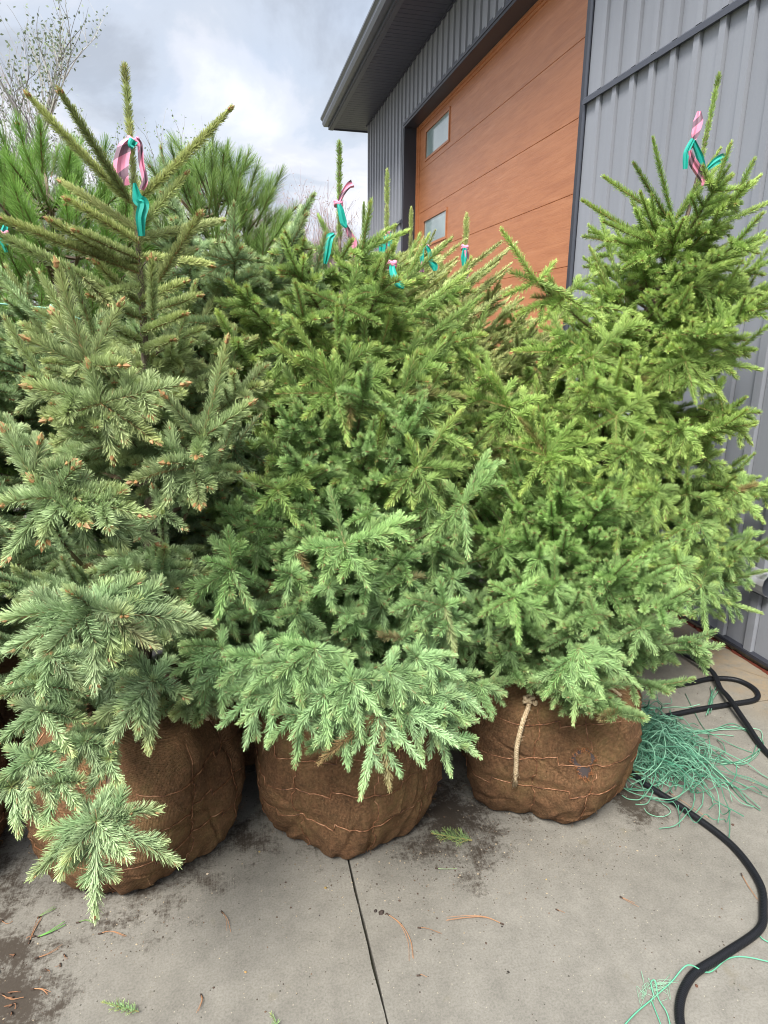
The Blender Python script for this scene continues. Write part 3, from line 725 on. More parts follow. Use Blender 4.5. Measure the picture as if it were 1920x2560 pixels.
# --- spruce A: tall blue-green spruce on the left ball
def extraA(C, root):
    C.tipbud = 2
    for a, b, ya, yb, sg in [((285, 440), (78, 222), 1.97, 1.86, .10), ((278, 432), (133, 203), 1.96, 1.80, .02), ((293, 437), (486, 246), 1.97, 1.90, .08), ((287, 440), (300, 400), 1.97, 2.1, 0)]:
        px(C, a, b, ya, yb, sg, .019, 2, w=2.0)
    for a, b, ya, yb in [((300, 525), (148, 433), 1.95, 1.85), ((300, 500), (135, 395), 1.97, 2.05), ((298, 497), (400, 378), 1.97, 1.95), ((292, 520), (480, 478), 1.97, 2.15), ((300, 590), (0, 473), 1.95, 1.72),
                         ((298, 560), (165, 500), 1.95, 1.8), ((255, 565), (110, 478), 1.9, 1.8), ((230, 622), (-10, 505), 1.85, 1.7), ((340, 610), (430, 466), 1.8, 1.68), ((330, 690), (327, 563), 1.72, 1.66),
                         ((300, 555), (455, 575), 1.96, 2.0), ((300, 600), (420, 540), 1.97, 2.1), ((180, 600), (240, 660), 1.8, 1.75), ((300, 570), (200, 560), 1.96, 1.9), ((303, 660), (210, 570), 1.95, 1.85), ((303, 650), (400, 610), 1.95, 1.9), ((305, 690), (195, 640), 1.95, 1.8), ((305, 680), (430, 640), 1.95, 1.85), ((303, 620), (215, 640), 1.96, 1.8), ((305, 720), (400, 680), 1.95, 1.8), ((300, 640), (345, 560), 1.97, 2.05), ((306, 740), (225, 700), 1.95, 1.8), ((306, 760), (375, 735), 1.95, 1.78), ((302, 610), (260, 545), 1.97, 2.1), ((304, 700), (350, 650), 1.96, 2.1)]:
        px(C, a, b, ya, yb, .02, .0205, 2, w=1.5)
    # forked limbs that lift towards the camera
    k = 1.0
    spray(C, (190, 790), 1.55, [(130, 595, 0), (258, 662, -.02), (68, 735, -.02), (128, 690, .04), (265, 790, -.06)], link=(-.21, 1.9, 1.25), nl=0.0256, sag=.06, shl=.05, subn=.0)
    spray(C, (218, 872), 1.53, [(190, 785, .0), (396, 830, -.03), (60, 835, -.05), (130, 870, .05), (242, 985, -.03), (330, 950, -.08), (105, 905, -.08), (300, 900, .06)], nl=0.0256, sag=-.08)
    spray(C, (438, 945), 1.50, [(484, 757, .0), (362, 862, -.02), (542, 872, -.03), (425, 985, -.08)], link=(-.15, 1.9, 1.05), nl=0.0244, sag=.03, subn=0)
    spray(C, (418, 1005), 1.50, [(440, 945, 0), (318, 940, -.03), (355, 1000, -.06), (335, 1110, -.05), (430, 1085, -.10), (475, 970, .02), (290, 1040, -.08)], nl=0.0244, sag=-.10)
    spray(C, (70, 1035), 1.42, [(8, 925, 0), (85, 960, .0), (150, 1000, -.03), (120, 1010, .04)], link=(-.4, 1.8, 1.0), nl=0.0256, sag=.03, subn=0)
    spray(C, (112, 1075), 1.40, [(70, 1035, 0), (170, 1000, -.03), (262, 1062, -.04), (305, 1112, -.07), (95, 1165, -.05), (20, 1200, -.06), (0, 1090, -.05), (180, 1130, -.08), (330, 1170, .05)], nl=0.0256, sag=-.10)
    spray(C, (350, 1110), 1.45, [(395, 1140, -.03), (300, 1160, -.04), (330, 1050, .02), (260, 1150, .0)], link=(-.2, 1.85, .85), nl=0.0164, sag=-.1)
    C.tipbud = 1
    # the pale spray nearest the camera
    spray(C, (205, 1318), 1.22, [(10, 1338, -.02), (440, 1352, -.03), (205, 1470, -.06), (35, 1400, -.05), (110, 1405, -.08), (305, 1252, .03), (145, 1275, -.03), (390, 1320, .05), (320, 1390, -.04), (60, 1290, .04), (230, 1265, .06), (270, 1330, -.07)],
          link=(-.28, 1.8, .72), nl=0.0268, sag=-.16, shl=.06)
    spray(C, (330, 1470), 1.33, [(212, 1555, -.02), (322, 1605, -.06), (395, 1505, -.03), (250, 1590, -.08), (270, 1480, .02), (370, 1430, .06), (285, 1410, .05)], link=(-.28, 1.85, .62), nl=0.0244, sag=-.12)
    spray(C, (208, 1775), 1.13, [(84, 1882, -.02), (206, 1962, -.04), (366, 1857, -.03), (338, 1752, .02), (150, 1850, -.04), (272, 1850, -.05), (100, 1800, .03), (235, 1712, .08), (160, 1730, .08)], link=atY(240, 1640, 1.27), nl=0.0232, sag=-.10, shl=.05)
    for h, Y, tips in [((90, 1535), 1.3, [(5, 1600, -.03), (180, 1560, -.03), (150, 1620, -.05), (60, 1620, -.05), (30, 1520, .02)]), ((80, 1480), 1.35, [(0, 1500, -.03), (190, 1500, -.03), (130, 1560, -.04), (50, 1570, -.04)]),
                       ((70, 1640), 1.22, [(0, 1690, -.02), (150, 1680, -.02), (60, 1740, -.04), (110, 1725, -.04), (20, 1620, .02)]), ((25, 1700), 1.20, [(-40, 1760, 0), (40, 1790, -.02), (80, 1770, -.02), (-30, 1700, 0)]),
                       ((130, 1690), 1.2, [(100, 1775, -.03), (165, 1740, -.03), (175, 1690, -.02), (70, 1700, -.02)]), ((185, 1600), 1.27, [(150, 1660, -.02), (215, 1665, -.03), (240, 1620, -.02), (120, 1620, -.01)]), ((235, 1640), 1.25, [(200, 1700, -.02), (255, 1690, -.03), (215, 1600, .02)]),
                       ((110, 1420), 1.3, [(30, 1470, -.02), (90, 1500, -.04), (170, 1480, -.03), (190, 1420, 0)]),
                       ((200, 1450), 1.4, [(120, 1520, -.03), (240, 1560, -.03), (290, 1500, -.04), (160, 1400, .04)]), ((240, 1560), 1.4, [(200, 1680, -.03), (180, 1620, -.03), (250, 1640, -.04)])]:
        spray(C, h, Y, tips, link=(-.4, 1.8, .58), sag=-.12)
sprA, cA = spruce('blue_spruce', (-.33, 1.95), [(-.32, 1.95, .45), (-.25, 1.97, .9), (-.215, 1.97, 1.45), (-.205, 1.97, 1.9), (-.205, 1.98, 2.237)],
    [(.42, .46), (.8, .52), (1.1, .46), (1.4, .32), (1.6, .22), (1.9, .12)], 'tall', 'tallest blue-green spruce at left, bare upper trunk with three long bare shoots below its leader',
    .0205, .12, 38, 4300, .0019, 11, GRP, upt=1.6, elev=(34, -10), extra=extraA, low=.56, topfree=.70, lead=.62, side=lambda az, z: (.85+.15*abs(math.cos(az)))*(1-.9*min(1, max(0, (z-1.36)/.15))*max(0, min(1, -math.cos(az)*1.8))))
ballA, surfA = ball(sprA, -.33, 1.96, .325, .53, 3, tilt=(-.12, 0), phase=.5)

# --- spruce B: short dense blue-green spruce over the middle ball
def extraB(C, root):
    px(C, (745, 1175), (713, 1060), 1.45, 1.50, .0, w=1.2)
    spray(C, (745, 1180), 1.45, [(850, 1150, 0), (700, 1250, -.04), (790, 1260, -.06), (650, 1190, 0), (900, 1120, .03)], link=(.34, 1.9, .9))
    spray(C, (1000, 1090), 1.55, [(1062, 962, .05), (1070, 1010, 0), (930, 1160, -.03), (1010, 1190, -.05), (960, 1040, .05)], link=(.45, 1.9, .95))
    spray(C, (820, 1545), 1.25, [(785, 1700, -.06), (840, 1690, -.04), (900, 1640, -.02), (700, 1640, -.03), (740, 1620, .0)], link=(.34, 1.75, .55), nl=0.0183, shl=.045)
    spray(C, (680, 1400), 1.30, [(600, 1460, -.03), (650, 1500, -.05), (730, 1490, -.05), (760, 1420, 0), (600, 1390, .02)], link=(.34, 1.8, .65), nl=0.0183, shl=.05)
    spray(C, (480, 1440), 1.40, [(430, 1490, -.03), (480, 1540, -.05), (530, 1500, -.03), (430, 1440, 0)], link=(.28, 1.85, .62), nl=0.0183, shl=.05)
    spray(C, (500, 1230), 1.50, [(493, 1138, 0), (440, 1210, -.03), (425, 1280, -.04), (470, 1330, -.05), (540, 1310, -.05), (400, 1320, -.02)], link=(.2, 1.9, .85), nl=0.0207, shl=.05)
    spray(C, (960, 1310), 1.42, [(950, 1250, 0), (1000, 1300, 0), (900, 1350, -.03), (980, 1400, -.04), (880, 1290, 0)], link=(.4, 1.85, .7), nl=0.0183, shl=.05)
def skirtB(C, root):
    extraB(C, root)
    r = C.r
    scatter(C, .34, 1.95, [(.4, .5), (.7, .52), (.95, .46), (1.2, .26), (1.3, .1)], (.4, 1.25), (430, 1010), (1120, 1480), 92, 52, (.34, 1.9), seed=3)
    for x, y, Y in [(560, 1500, 1.33), (600, 1500, 1.29), (650, 1545, 1.27), (700, 1500, 1.25), (735, 1550, 1.25), (880, 1540, 1.26), (915, 1500, 1.30), (940, 1560, 1.33), (950, 1470, 1.36), (620, 1430, 1.30), (760, 1470, 1.24), (840, 1450, 1.26), (560, 1420, 1.34), (480, 1400, 1.42), (900, 1420, 1.32)]:
        dx = (x-720)*.16; tips = [(x+dx+r.normal(0, 8), y+95+r.normal(0, 8), -.02), (x+dx-55+r.normal(0, 8), y+62+r.normal(0, 10), -.02), (x+dx+55+r.normal(0, 8), y+62+r.normal(0, 10), -.02), (x+dx-50, y+5+r.normal(0, 8), .0), (x+dx+50, y+5+r.normal(0, 8), .0), (x+r.normal(0, 10), y-45, .05)]
        spray(C, (x, y), Y, tips, link=(.34+(x-720)*.0004, 1.78, .60), nl=.0185, sag=-.14, shl=.045, subn=.7)
sprB, cB = spruce('white_spruce', (.34, 1.95), [(.34, 1.95, .45), (.35, 1.95, .9), (.36, 1.96, 1.32)],
    [(.42, .50), (.6, .52), (.8, .46), (1.0, .40), (1.2, .24), (1.32, .08)], 'bluegreen', 'short dense pale blue-green spruce on the middle burlap ball, foliage skirting the ball',
    .0195, .085, 84, 3200, .0019, 12, GRP, elev=(55, -12), extra=skirtB, low=.50, side=squeeze(0, 0, left=.85, right=.85), topfree=.1)
ballB, surfB = ball(sprB, .34, 1.95, .315, .52, 4, phase=.2, lump=.022)

# --- spruce C: blue-green spruce over the right ball
def extraC(C, root):
    scatter(C, 1.08, 1.97, [(.4, .48), (.65, .50), (.85, .38), (1.0, .2), (1.1, .1)], (.42, 1.0), (980, 1400), (1210, 1480), 95, 54, (1.08, 1.95), seed=4)
    spray(C, (1110, 1290), 1.55, [(1060, 1260, 0), (1160, 1250, 0), (1040, 1330, -.03), (1120, 1380, -.05), (1200, 1340, -.03)], link=(1.0, 1.9, .7), shl=.05)
    spray(C, (1250, 1400), 1.50, [(1370, 1480, -.03), (1300, 1500, -.05), (1240, 1545, -.06), (1180, 1500, -.04), (1340, 1420, 0)], link=(1.08, 1.85, .6), shl=.05)
    spray(C, (1330, 1350), 1.65, [(1465, 1350, -.02), (1430, 1400, -.03), (1400, 1310, 0), (1370, 1390, -.04)], link=(1.15, 1.9, .62), shl=.05)
    spray(C, (1040, 1480), 1.52, [(1010, 1560, -.04), (1060, 1545, -.04), (990, 1500, 0), (1085, 1500, 0)], link=(1.0, 1.85, .55), shl=.05)
sprC, cC = spruce('white_spruce', (1.08, 1.96), [(1.08, 1.96, .46), (1.09, 1.96, .7), (1.10, 1.97, 1.0)],
    [(.42, .46), (.6, .52), (.72, .42), (.82, .30), (.92, .18), (1.0, .06)], 'fresh', 'short blue-green spruce on the right burlap ball with the hanging rope end',
    .0195, .088, 82, 3100, .0019, 13, GRP, elev=(55, -12), extra=extraC, low=.50, side=squeeze(0, 0, left=.9, right=.82), topfree=.1)
ballC, surfC = ball(sprC, 1.08, 1.96, .345, .54, 9, phase=.35, rings=(.17, .28, .40))

# --- spruce Z: mostly outside the left edge
sprZ, cZ = spruce('blue_spruce', (-1.06, 1.95), [(-1.06, 1.95, .45), (-1.05, 1.95, 1.0), (-1.05, 1.95, 1.6)],
    [(.42, .5), (.8, .50), (1.2, .34), (1.6, .1)], 'blue', 'blue-green spruce cut by the left edge, lowest limbs drooping over its dark ball',
    .0205, .125, 42, 3600, .0019, 14, GRP, elev=(50, -8), low=.48)
ballZ, surfZ = ball(sprZ, -1.06, 1.97, .33, .52, 6)

# --- spruce D: lime green spruce by the wall
def extraD(C, root):
    T = 2.62
    for a, b, ya, yb in [((1455, 480), (1413, 308), T, T-.03), ((1452, 478), (1308, 385), T, T-.03), ((1455, 478), (1550, 330), T, T-.05), ((1455, 480), (1560, 345), T, T+.05), ((1452, 485), (1372, 358), T, T-.1),
                         ((1430, 535), (1262, 436), T, T-.05), ((1430, 540), (1385, 420), T, T-.15), ((1432, 535), (1572, 385), T, T-.2), ((1440, 530), (1635, 385), T, T-.05), ((1440, 530), (1700, 420), T, T+.02),
                         ((1425, 530), (1305, 480), T, T-.2), ((1420, 545), (1330, 520), T, T-.1), ((1435, 510), (1540, 480), T, T+.1)]:
        px(C, a, b, ya, yb, .05, .022, w=1.2)
    spray(C, (1430, 545), T-.05, [(1310, 520, 0), (1350, 580, -.1), (1480, 560, -.1), (1400, 500, -.05), (1520, 530, 0)], shl=.07, nl=0.0232)
    scatter(C, 1.72, 2.68, [(.4, .66), (1.0, .66), (1.4, .52), (1.7, .34), (1.9, .2), (2.1, .08)], (.4, 1.85), (1130, 1600), (600, 1330), 124, 70, (1.74, 2.66), nl=.021, seed=5, up=.45)
    spray(C, (1160, 610), 2.25, [(1088, 502, 0), (1195, 570, 0), (1105, 590, 0), (1090, 640, 0), (1230, 640, 0)], link=(1.75, 2.65, 1.55), shl=.0, subn=0, nl=0.0220, sag=0)
    spray(C, (1220, 640), 2.28, [(1160, 610, 0), (1290, 590, 0), (1180, 690, -.05), (1300, 690, -.05), (1120, 680, 0)], shl=.07, nl=0.0220)
    spray(C, (1500, 620), 2.35, [(1520, 580, 0), (1665, 510, 0), (1660, 640, -.05), (1590, 690, -.08), (1440, 660, -.08)], link=(1.8, 2.65, 1.5), shl=.08, nl=0.0220)
    spray(C, (1480, 780), 2.2, [(1605, 650, 0), (1590, 730, -.02), (1640, 800, -.03), (1450, 740, 0), (1400, 830, -.08), (1500, 860, -.1), (1560, 860, -.08)], link=(1.75, 2.6, 1.25), shl=.08, nl=0.0220)
    spray(C, (1280, 770), 2.1, [(1390, 680, 0), (1160, 700, 0), (1200, 820, -.05), (1290, 860, -.08), (1370, 820, -.05), (1110, 760, 0)], link=(1.7, 2.6, 1.25), shl=.08, nl=0.0220)
    spray(C, (1180, 985), 1.92, [(1172, 885, 0), (1120, 900, 0), (1245, 905, 0), (1310, 950, -.03), (1100, 960, 0), (1190, 1080, -.08), (1270, 1010, -.04), (1130, 1060, -.05)], link=(1.65, 2.6, 1.05), shl=.06, nl=0.0207)
    spray(C, (1320, 1050), 1.90, [(1450, 1085, -.03), (1400, 1130, -.05), (1310, 1140, -.06), (1220, 1100, -.05), (1390, 1040, 0), (1250, 1040, 0)], link=(1.65, 2.6, .95), shl=.06, nl=0.0207)
    scatter(C, 1.45, 2.30, [(.5, .50), (.9, .56), (1.2, .50), (1.4, .35), (1.55, .1)], (.62, 1.45), (1010, 1480), (800, 1270), 128, 70, (1.70, 2.62), nl=.020, seed=15, up=.35)
    spray(C, (1100, 880), 2.0, [(1010, 760, 0), (980, 850, 0), (1050, 960, -.05), (1150, 960, -.05), (1180, 860, 0), (1060, 800, 0)], link=(1.65, 2.6, 1.15), shl=.07, nl=.0215)
    spray(C, (1330, 900), 2.0, [(1250, 840, 0), (1420, 850, 0), (1440, 960, -.05), (1330, 1000, -.08), (1240, 950, -.05)], link=(1.65, 2.6, 1.15), shl=.07, nl=.0215)
    spray(C, (1240, 1130), 1.95, [(1150, 1130, 0), (1210, 1230, -.05), (1300, 1230, -.05), (1340, 1150, 0), (1180, 1060, 0)], link=(1.65, 2.6, .85), shl=.07, nl=.0215)
    spray(C, (1400, 1190), 2.1, [(1320, 1200, 0), (1400, 1280, -.05), (1480, 1260, -.05), (1520, 1160, 0), (1430, 1110, 0)], link=(1.65, 2.6, .85), shl=.07, nl=.0215)
    spray(C, (1560, 1060), 2.3, [(1500, 980, 0), (1650, 1050, 0), (1640, 1120, -.04), (1560, 1150, -.06), (1470, 1090, 0)], link=(1.7, 2.65, .95), shl=.07, nl=.0215)
    spray(C, (1480, 1290), 2.45, [(1640, 1325, -.02), (1560, 1340, -.03), (1500, 1330, -.04), (1620, 1260, 0), (1670, 1230, 0)], link=(1.75, 2.7, .55), shl=.07, nl=0.0220)
    spray(C, (1540, 1180), 2.4, [(1650, 1150, -.02), (1670, 1210, -.03), (1600, 1240, -.04), (1480, 1220, 0)], link=(1.75, 2.7, .7), shl=.07, nl=0.0220)
sprD, cD = spruce('norway_spruce', (1.72, 2.72), [(1.72, 2.72, .46), (1.72, 2.70, 1.0), (1.735, 2.66, 1.5), (1.88, 2.62, 1.95), (1.94, 2.62, 2.20), (1.99, 2.62, 2.615)],
    [(.42, .66), (.8, .78), (1.2, .72), (1.6, .46), (1.9, .25), (2.1, .10), (2.3, .05)], 'lime', 'tall bright green spruce beside the grey wall, tape tied on its leader',
    .0215, .11, 88, 2800, .0021, 15, GRP, upt=1.0, elev=(44, -6), extra=extraD, low=.50, topfree=.66, lead=.40, clip=lambda x, y, z: x < WX-.03, side=lambda az, z: (1-.55*max(0, -math.sin(az))*min(1, max(0, (z-1.15)/.35)))*(1-.5*(.85 < z < 1.25)*max(0, math.sin(az))))
# --- spruce E: yellow-green spruce behind the middle ball
def extraE(C, root):
    T = 2.35
    for a, b, ya, yb in [((735, 560), (640, 520), T, T), ((735, 565), (850, 490), T, T-.05), ((740, 560), (880, 500), T, T), ((735, 562), (690, 470), T, T+.1), ((730, 570), (760, 520), T, T-.1),
                         ((745, 660), (775, 575), T-.4, T-.4), ((745, 662), (890, 610), T-.4, T-.45), ((745, 662), (650, 620), T-.4, T-.45), ((745, 665), (640, 700), T-.4, T-.45), ((745, 665), (820, 700), T-.4, T-.5), ((745, 665), (730, 740), T-.4, T-.5),
                         ((840, 640), (970, 520), T-.3, T-.3), ((860, 700), (1010, 590), T-.3, T-.3), ((880, 760), (1040, 640), T-.3, T-.3)]:
        px(C, a, b, ya, yb, .03, .020, w=1.2)
    scatter(C, .42, 2.38, [(.4, .5), (1.2, .6), (1.5, .48), (1.7, .3), (1.85, .1)], (.7, 1.62), (520, 1010), (650, 1080), 96, 56, (.42, 2.36), nl=.0195, seed=6, up=.5)
    spray(C, (725, 850), T-.55, [(630, 685, 0), (590, 740, 0), (690, 760, -.02), (780, 740, 0), (850, 800, -.03), (660, 900, -.05), (750, 950, -.08), (600, 850, -.02), (820, 900, -.06)], link=(.45, 2.3, 1.2), shl=.07, nl=0.0207, sag=-.06)
    spray(C, (870, 850), T-.55, [(960, 740, 0), (900, 760, 0), (1000, 860, 0), (900, 960, -.06), (820, 980, -.06), (960, 940, -.04)], link=(.5, 2.3, 1.2), shl=.07, nl=0.0207, sag=-.06)
    spray(C, (900, 1010), T-.65, [(1000, 880, 0), (880, 940, 0), (1010, 1010, 0), (840, 1090, -.05), (960, 1110, -.05)], link=(.5, 2.3, 1.0), shl=.07, nl=0.0207, sag=-.06)
    spray(C, (600, 1060), T-.7, [(700, 1010, 0), (560, 1100, -.03), (640, 1130, -.05), (660, 1040, 0), (530, 1030, 0)], link=(.4, 2.3, 1.0), shl=.06, nl=0.0207, sag=-.06)
sprE, cE = spruce('norway_spruce', (.42, 2.38), [(.42, 2.38, .46), (.42, 2.38, 1.2), (.405, 2.38, 1.85), (.40, 2.35, 2.195)],
    [(.42, .45), (.8, .56), (1.2, .58), (1.5, .46), (1.68, .28), (1.85, .08)], 'green', 'yellow-green spruce behind the middle ball, pink and teal tape under its thin leader',
    .0205, .10, 86, 2800, .0020, 16, GRP, upt=1.3, elev=(30, -6), extra=extraE, low=.5, topfree=.50)
# --- spruce F: blue spruce between the left and the middle one
def extraF(C, root):
    for a, b, ya, yb in [((500, 960), (507, 712), 1.98, 2.0), ((505, 905), (556, 790), 1.98, 1.96), ((500, 650), (513, 518), 2.25, 2.25), ((500, 640), (590, 550), 2.25, 2.2), ((495, 700), (400, 695), 2.1, 2.05), ((500, 700), (470, 600), 2.2, 2.2)]:
        px(C, a, b, ya, yb, 0, .023, w=1.2)
    spray(C, (505, 965), 1.95, [(560, 900, 0), (450, 950, -.03), (480, 1050, -.05), (570, 960, -.02), (540, 1040, -.06), (600, 1000, 0)], shl=.055, nl=0.0220, link=(.03, 2.3, 1.1))
sprF, cF = spruce('blue_spruce', (.02, 2.42), [(.02, 2.42, .46), (.03, 2.40, 1.2), (.05, 2.30, 1.86)],
    [(.42, .42), (.9, .50), (1.3, .46), (1.6, .30), (1.86, .06)], 'blue', 'blue spruce wedged between the tall left spruce and the middle one, twin upright blue shoots',
    .0215, .10, 60, 2800, .0021, 17, GRP, upt=1.6, elev=(50, -4), extra=extraF, low=.5, topfree=.2)
# --- spruce G: behind A, left
def extraG(C, root):
    for a, b, ya, yb in [((80, 690), (-20, 560), 2.1, 2.05), ((130, 720), (0, 610), 2.05, 2.0)]: px(C, a, b, ya, yb, .03, .019, w=1.3)
sprG, cG = spruce('blue_spruce', (-.72, 2.55), [(-.72, 2.55, .46), (-.72, 2.55, 1.1), (-.72, 2.55, 1.62)],
    [(.42, .45), (.9, .52), (1.3, .38), (1.62, .06)], 'blue', 'shorter blue-green spruce in shadow behind the tall left spruce',
    .0225, .11, 48, 2400, .0022, 18, GRP, elev=(48, -4), extra=extraG, low=.5, topfree=.15)
# --- dry olive spruces further back; long shoots rising
BG = 'spruces in the back rows before the garage door'
def backspruce(x, y, top, Rm, seed, pal, label, lean=False):
    def ex(C, root):
        r = C.r
        for k in range(46):
            z = top-r.uniform(.48, 1.05); az = r.uniform(0, 2*math.pi); u = (top-z)/1.05; rr = r.uniform(.1, 1)*Rm*u
            p = np.array([x+math.sin(az)*rr, y+math.cos(az)*rr, z]); d = unit([math.sin(az)*.8+.35, math.cos(az)*.6, r.uniform(.55, 1.0)])
            L = r.uniform(.14, .26); C.shoot(p, d, L, .05, .014, 1, .2, .8)
        if lean:
            for k in range(95):
                x0, y0 = r.uniform(800, 1010), r.uniform(600, 860); u = r.uniform(.7, 1.5); px(C, (x0, y0), (x0+80*u, y0-62*u), 2.45+r.uniform(0, .35), 2.45+r.uniform(0, .35), .03, .0165, 1, .2, .9)
    return spruce('olive_spruce', (x, y), [(x, y, .46), (x, y, 1.2), (x, y, top)], [(.42, Rm*.8), (.9, Rm), (1.3, Rm*.8), (top-.65, Rm*.5), (top-.4, .10)], pal, label,
        .0175, .115, 66, 1700, .0024, seed, BG, elev=(50, 0), extra=ex, low=.7, topfree=.48)
backspruce(.80, 3.35, 2.345, .46, 21, 'dry', 'olive spruce with the tallest leader before the black door surround, teal tape')
backspruce(.98, 2.72, 2.06, .52, 22, 'dry', 'olive spruce furthest right before the garage door, leaning shoots and narrow tape', True)
backspruce(1.10, 4.00, 2.30, .42, 23, 'dry', 'olive spruce in the back row standing in front of the lower door window')
backspruce(.84, 4.10, 2.33, .42, 24, 'green', 'spruce with a budded leader left of the lower door window, before the end wall')
backspruce(.30, 4.00, 2.10, .42, 25, 'green', 'small leader of a spruce standing against the sky between pine and grey building')

def copy_tree(src, x, y, rz, label, group):
    e = src.copy(); COL.objects.link(e); e.location = (x, y, 0); e.rotation_euler = (0, 0, rz); tag(e, label, 'spruce', group)
    for ch in list(src.children):
        c = ch.copy(); COL.objects.link(c); c.parent = e
    return e
copy_tree(sprG, -.30, 3.30, 2.0, 'shaded spruce in the back row between the two pines', BG)
copy_tree(sprG, -1.45, 2.62, 4.0, 'shaded spruce at the far left edge behind the cut off spruce', BG)

# --- long needled pines behind the left spruces
PAL['pine'] = dict(base=(.12, .24, .040), alt=(.20, .35, .08), tip=(.17, .30, .07), tipk=.4, stem=(.20, .13, .07), twig=(.14, .10, .06), bud=(.45, .24, .13), al=50)
PAL['pine2'] = dict(base=(.115, .205, .045), alt=(.19, .30, .085), tip=(.20, .26, .08), tipk=.4, stem=(.20, .13, .07), twig=(.14, .10, .06), bud=(.45, .24, .13), al=50)
def pine(x, y, top, prof, pal, seed, label, n=330, zlo=.75):
    root = empty('pine_tree', (x, y, 0), label, 'pine', 'long needled pines behind the left spruces'); C = Crown(PAL[pal], .062, 2000, .0013, seed); r = C.r
    tr = MB(); tr.tube(smooth_path([(x, y, .1), (x+.01, y, top*.6), (x, y, top)], 10), np.linspace(.03, .006, 21), 7); tr.build('trunk', M_bark, root, smooth=True, usecol=False)
    for k in range(n):
        z = zlo+(top-zlo)*((k+.5)/n)**.85; az = k*2.39996; Rz = profile(prof, z); rr = Rz*math.sqrt(r.uniform(.15, 1))
        p0 = np.array([x, y, z-rr*.55]); p1 = np.array([x+math.sin(az)*rr, y+math.cos(az)*rr, z+r.normal(0, .03)])
        out = np.array([math.sin(az), math.cos(az), 0]); d = unit(out*(.15+.6*rr/max(.1, Rz))+np.array([0, 0, 1.0])+r.normal(0, .28, 3))
        if k % 2 == 0: C.wood.tube(smooth_path([p0, (p0+p1)/2+np.array([0, 0, -.04]), p1], 4), np.linspace(.008, .003, 9), 4, C=np.array(C.pal['twig']))
        C.shoot(p1, d, r.uniform(.09, .17), r.normal(0, .1), r.uniform(.048, .070), 1 if k % 9 == 0 else 0)
    C.shoot((x, y, top-.03), (0, 0, 1), .2, 0, .05, 1)
    b = MB(); V, Q, c = C.needles(); b.add(V, Q=Q, C=c); V, Q, T, c = C.stems(); b.add(V, Q=Q, T=T, C=c); b.add(np.vstack(C.wood.V), Q=np.vstack(C.wood.Q), T=np.vstack(C.wood.T), C=np.vstack(C.wood.C))
    b.build('crown', M_needle, root); return root
pine(-.62, 2.95, 2.17, [(.7, .42), (1.3, .46), (1.9, .40), (2.15, .22), (2.3, .04)], 'pine', 31, 'bright green long needled pine at the left edge behind the tall spruce', n=380)
pine(-1.15, 3.1, 2.25, [(.7, .45), (1.3, .5), (1.9, .42), (2.3, .1)], 'pine', 32, 'long needled pine cut by the left edge', n=300)
pine(.00, 3.25, 2.26, [(.9, .32), (1.4, .38), (1.9, .36), (2.1, .28), (2.28, .05)], 'pine2', 33, 'long needled pine right of the tall left leader with spread needle tufts against the sky', n=380)

# --- hidden stock: balls of the second row
for o_, x, y in ((sprD, 1.72, 2.74), (sprE, .42, 2.45), (sprF, .02, 2.52), (sprG, -.72, 2.62)):
    # ball mesh is stored round (.34, 1.95) relative to (.34, 1.95): it can be reused at any root
    c = ballB.copy(); COL.objects.link(c); c.parent = o_; c.location = (0, .06, 0)

# ------------------------------------------------------------------ flagging tape
def tape_fn(t, b):
    uv = N(t, 'ShaderNodeUVMap').outputs[0]; s_ = N(t, 'ShaderNodeSeparateXYZ'); t.links.new(uv, s_.inputs[0])
    k = math_(t, 'FRACT', math_(t, 'ADD', math_(t, 'MULTIPLY', s_.outputs[1], 15.0), math_(t, 'MULTIPLY', s_.outputs[0], .55)))
    t.links.new(mixc(t, math_(t, 'GREATER_THAN', k, .56), (.66, .24, .35), (.17, .10, .13)), b.inputs['Base Color'])
    b.inputs['Subsurface Weight'].default_value = 0
M_pink = mat('striped_tape', rough=.6, fn=tape_fn)
M_teal = mat('teal_tape', (.006, .30, .235), .6)
def ribbon(parent, name, m, pts, Y, width, tw=0.0, seed=0):
    """pts: (x, y, dY, width factor, roll in degrees)"""
    r = np.random.default_rng(seed); P = np.array([atY(x, y, Y+dy) for x, y, dy, w, ro in pts]); Pw = np.array([(w, ro) for *_, w, ro in pts])
    A = smooth_path(P, 8); tt_ = np.linspace(0, len(Pw)-1, len(A)); B = np.stack([np.interp(tt_, np.arange(len(Pw)), Pw[:, 0]), np.interp(tt_, np.arange(len(Pw)), Pw[:, 1])], -1); T = unitrows(np.gradient(A, axis=0))
    view = unitrows(A-CAMP); side = unitrows(np.cross(T, view)); s2 = np.cross(side, T)
    W_ = width*B[:, 0:1]; ro = np.radians(B[:, 1:2]); sd2 = side*np.cos(ro)+s2*np.sin(ro); nn = np.cross(T, sd2)
    cols = np.linspace(-.5, .5, 5); L = np.r_[0, np.cumsum(np.linalg.norm(np.diff(A, axis=0), axis=1))]
    V = A[:, None, :]+sd2[:, None, :]*W_[:, None, :]*cols[None, :, None]+nn[:, None, :]*(.09*width*np.sign(np.cos(cols*9+r.uniform(0, 3))))[None, :, None]
    n = len(A); i = np.arange(n-1)[:, None]*5; j = np.arange(4)[None]
    Q = np.stack([i+j, i+j+1, i+j+6, i+j+5], -1).reshape(-1, 4)
    uv = np.stack([np.broadcast_to(cols+.5, (n, 5)), np.repeat(L[:, None], 5, 1)], -1).reshape(-1, 2)
    b = MB(); b.add(V.reshape(-1, 3), Q=Q, UV=uv); return b.build(name, m, parent)
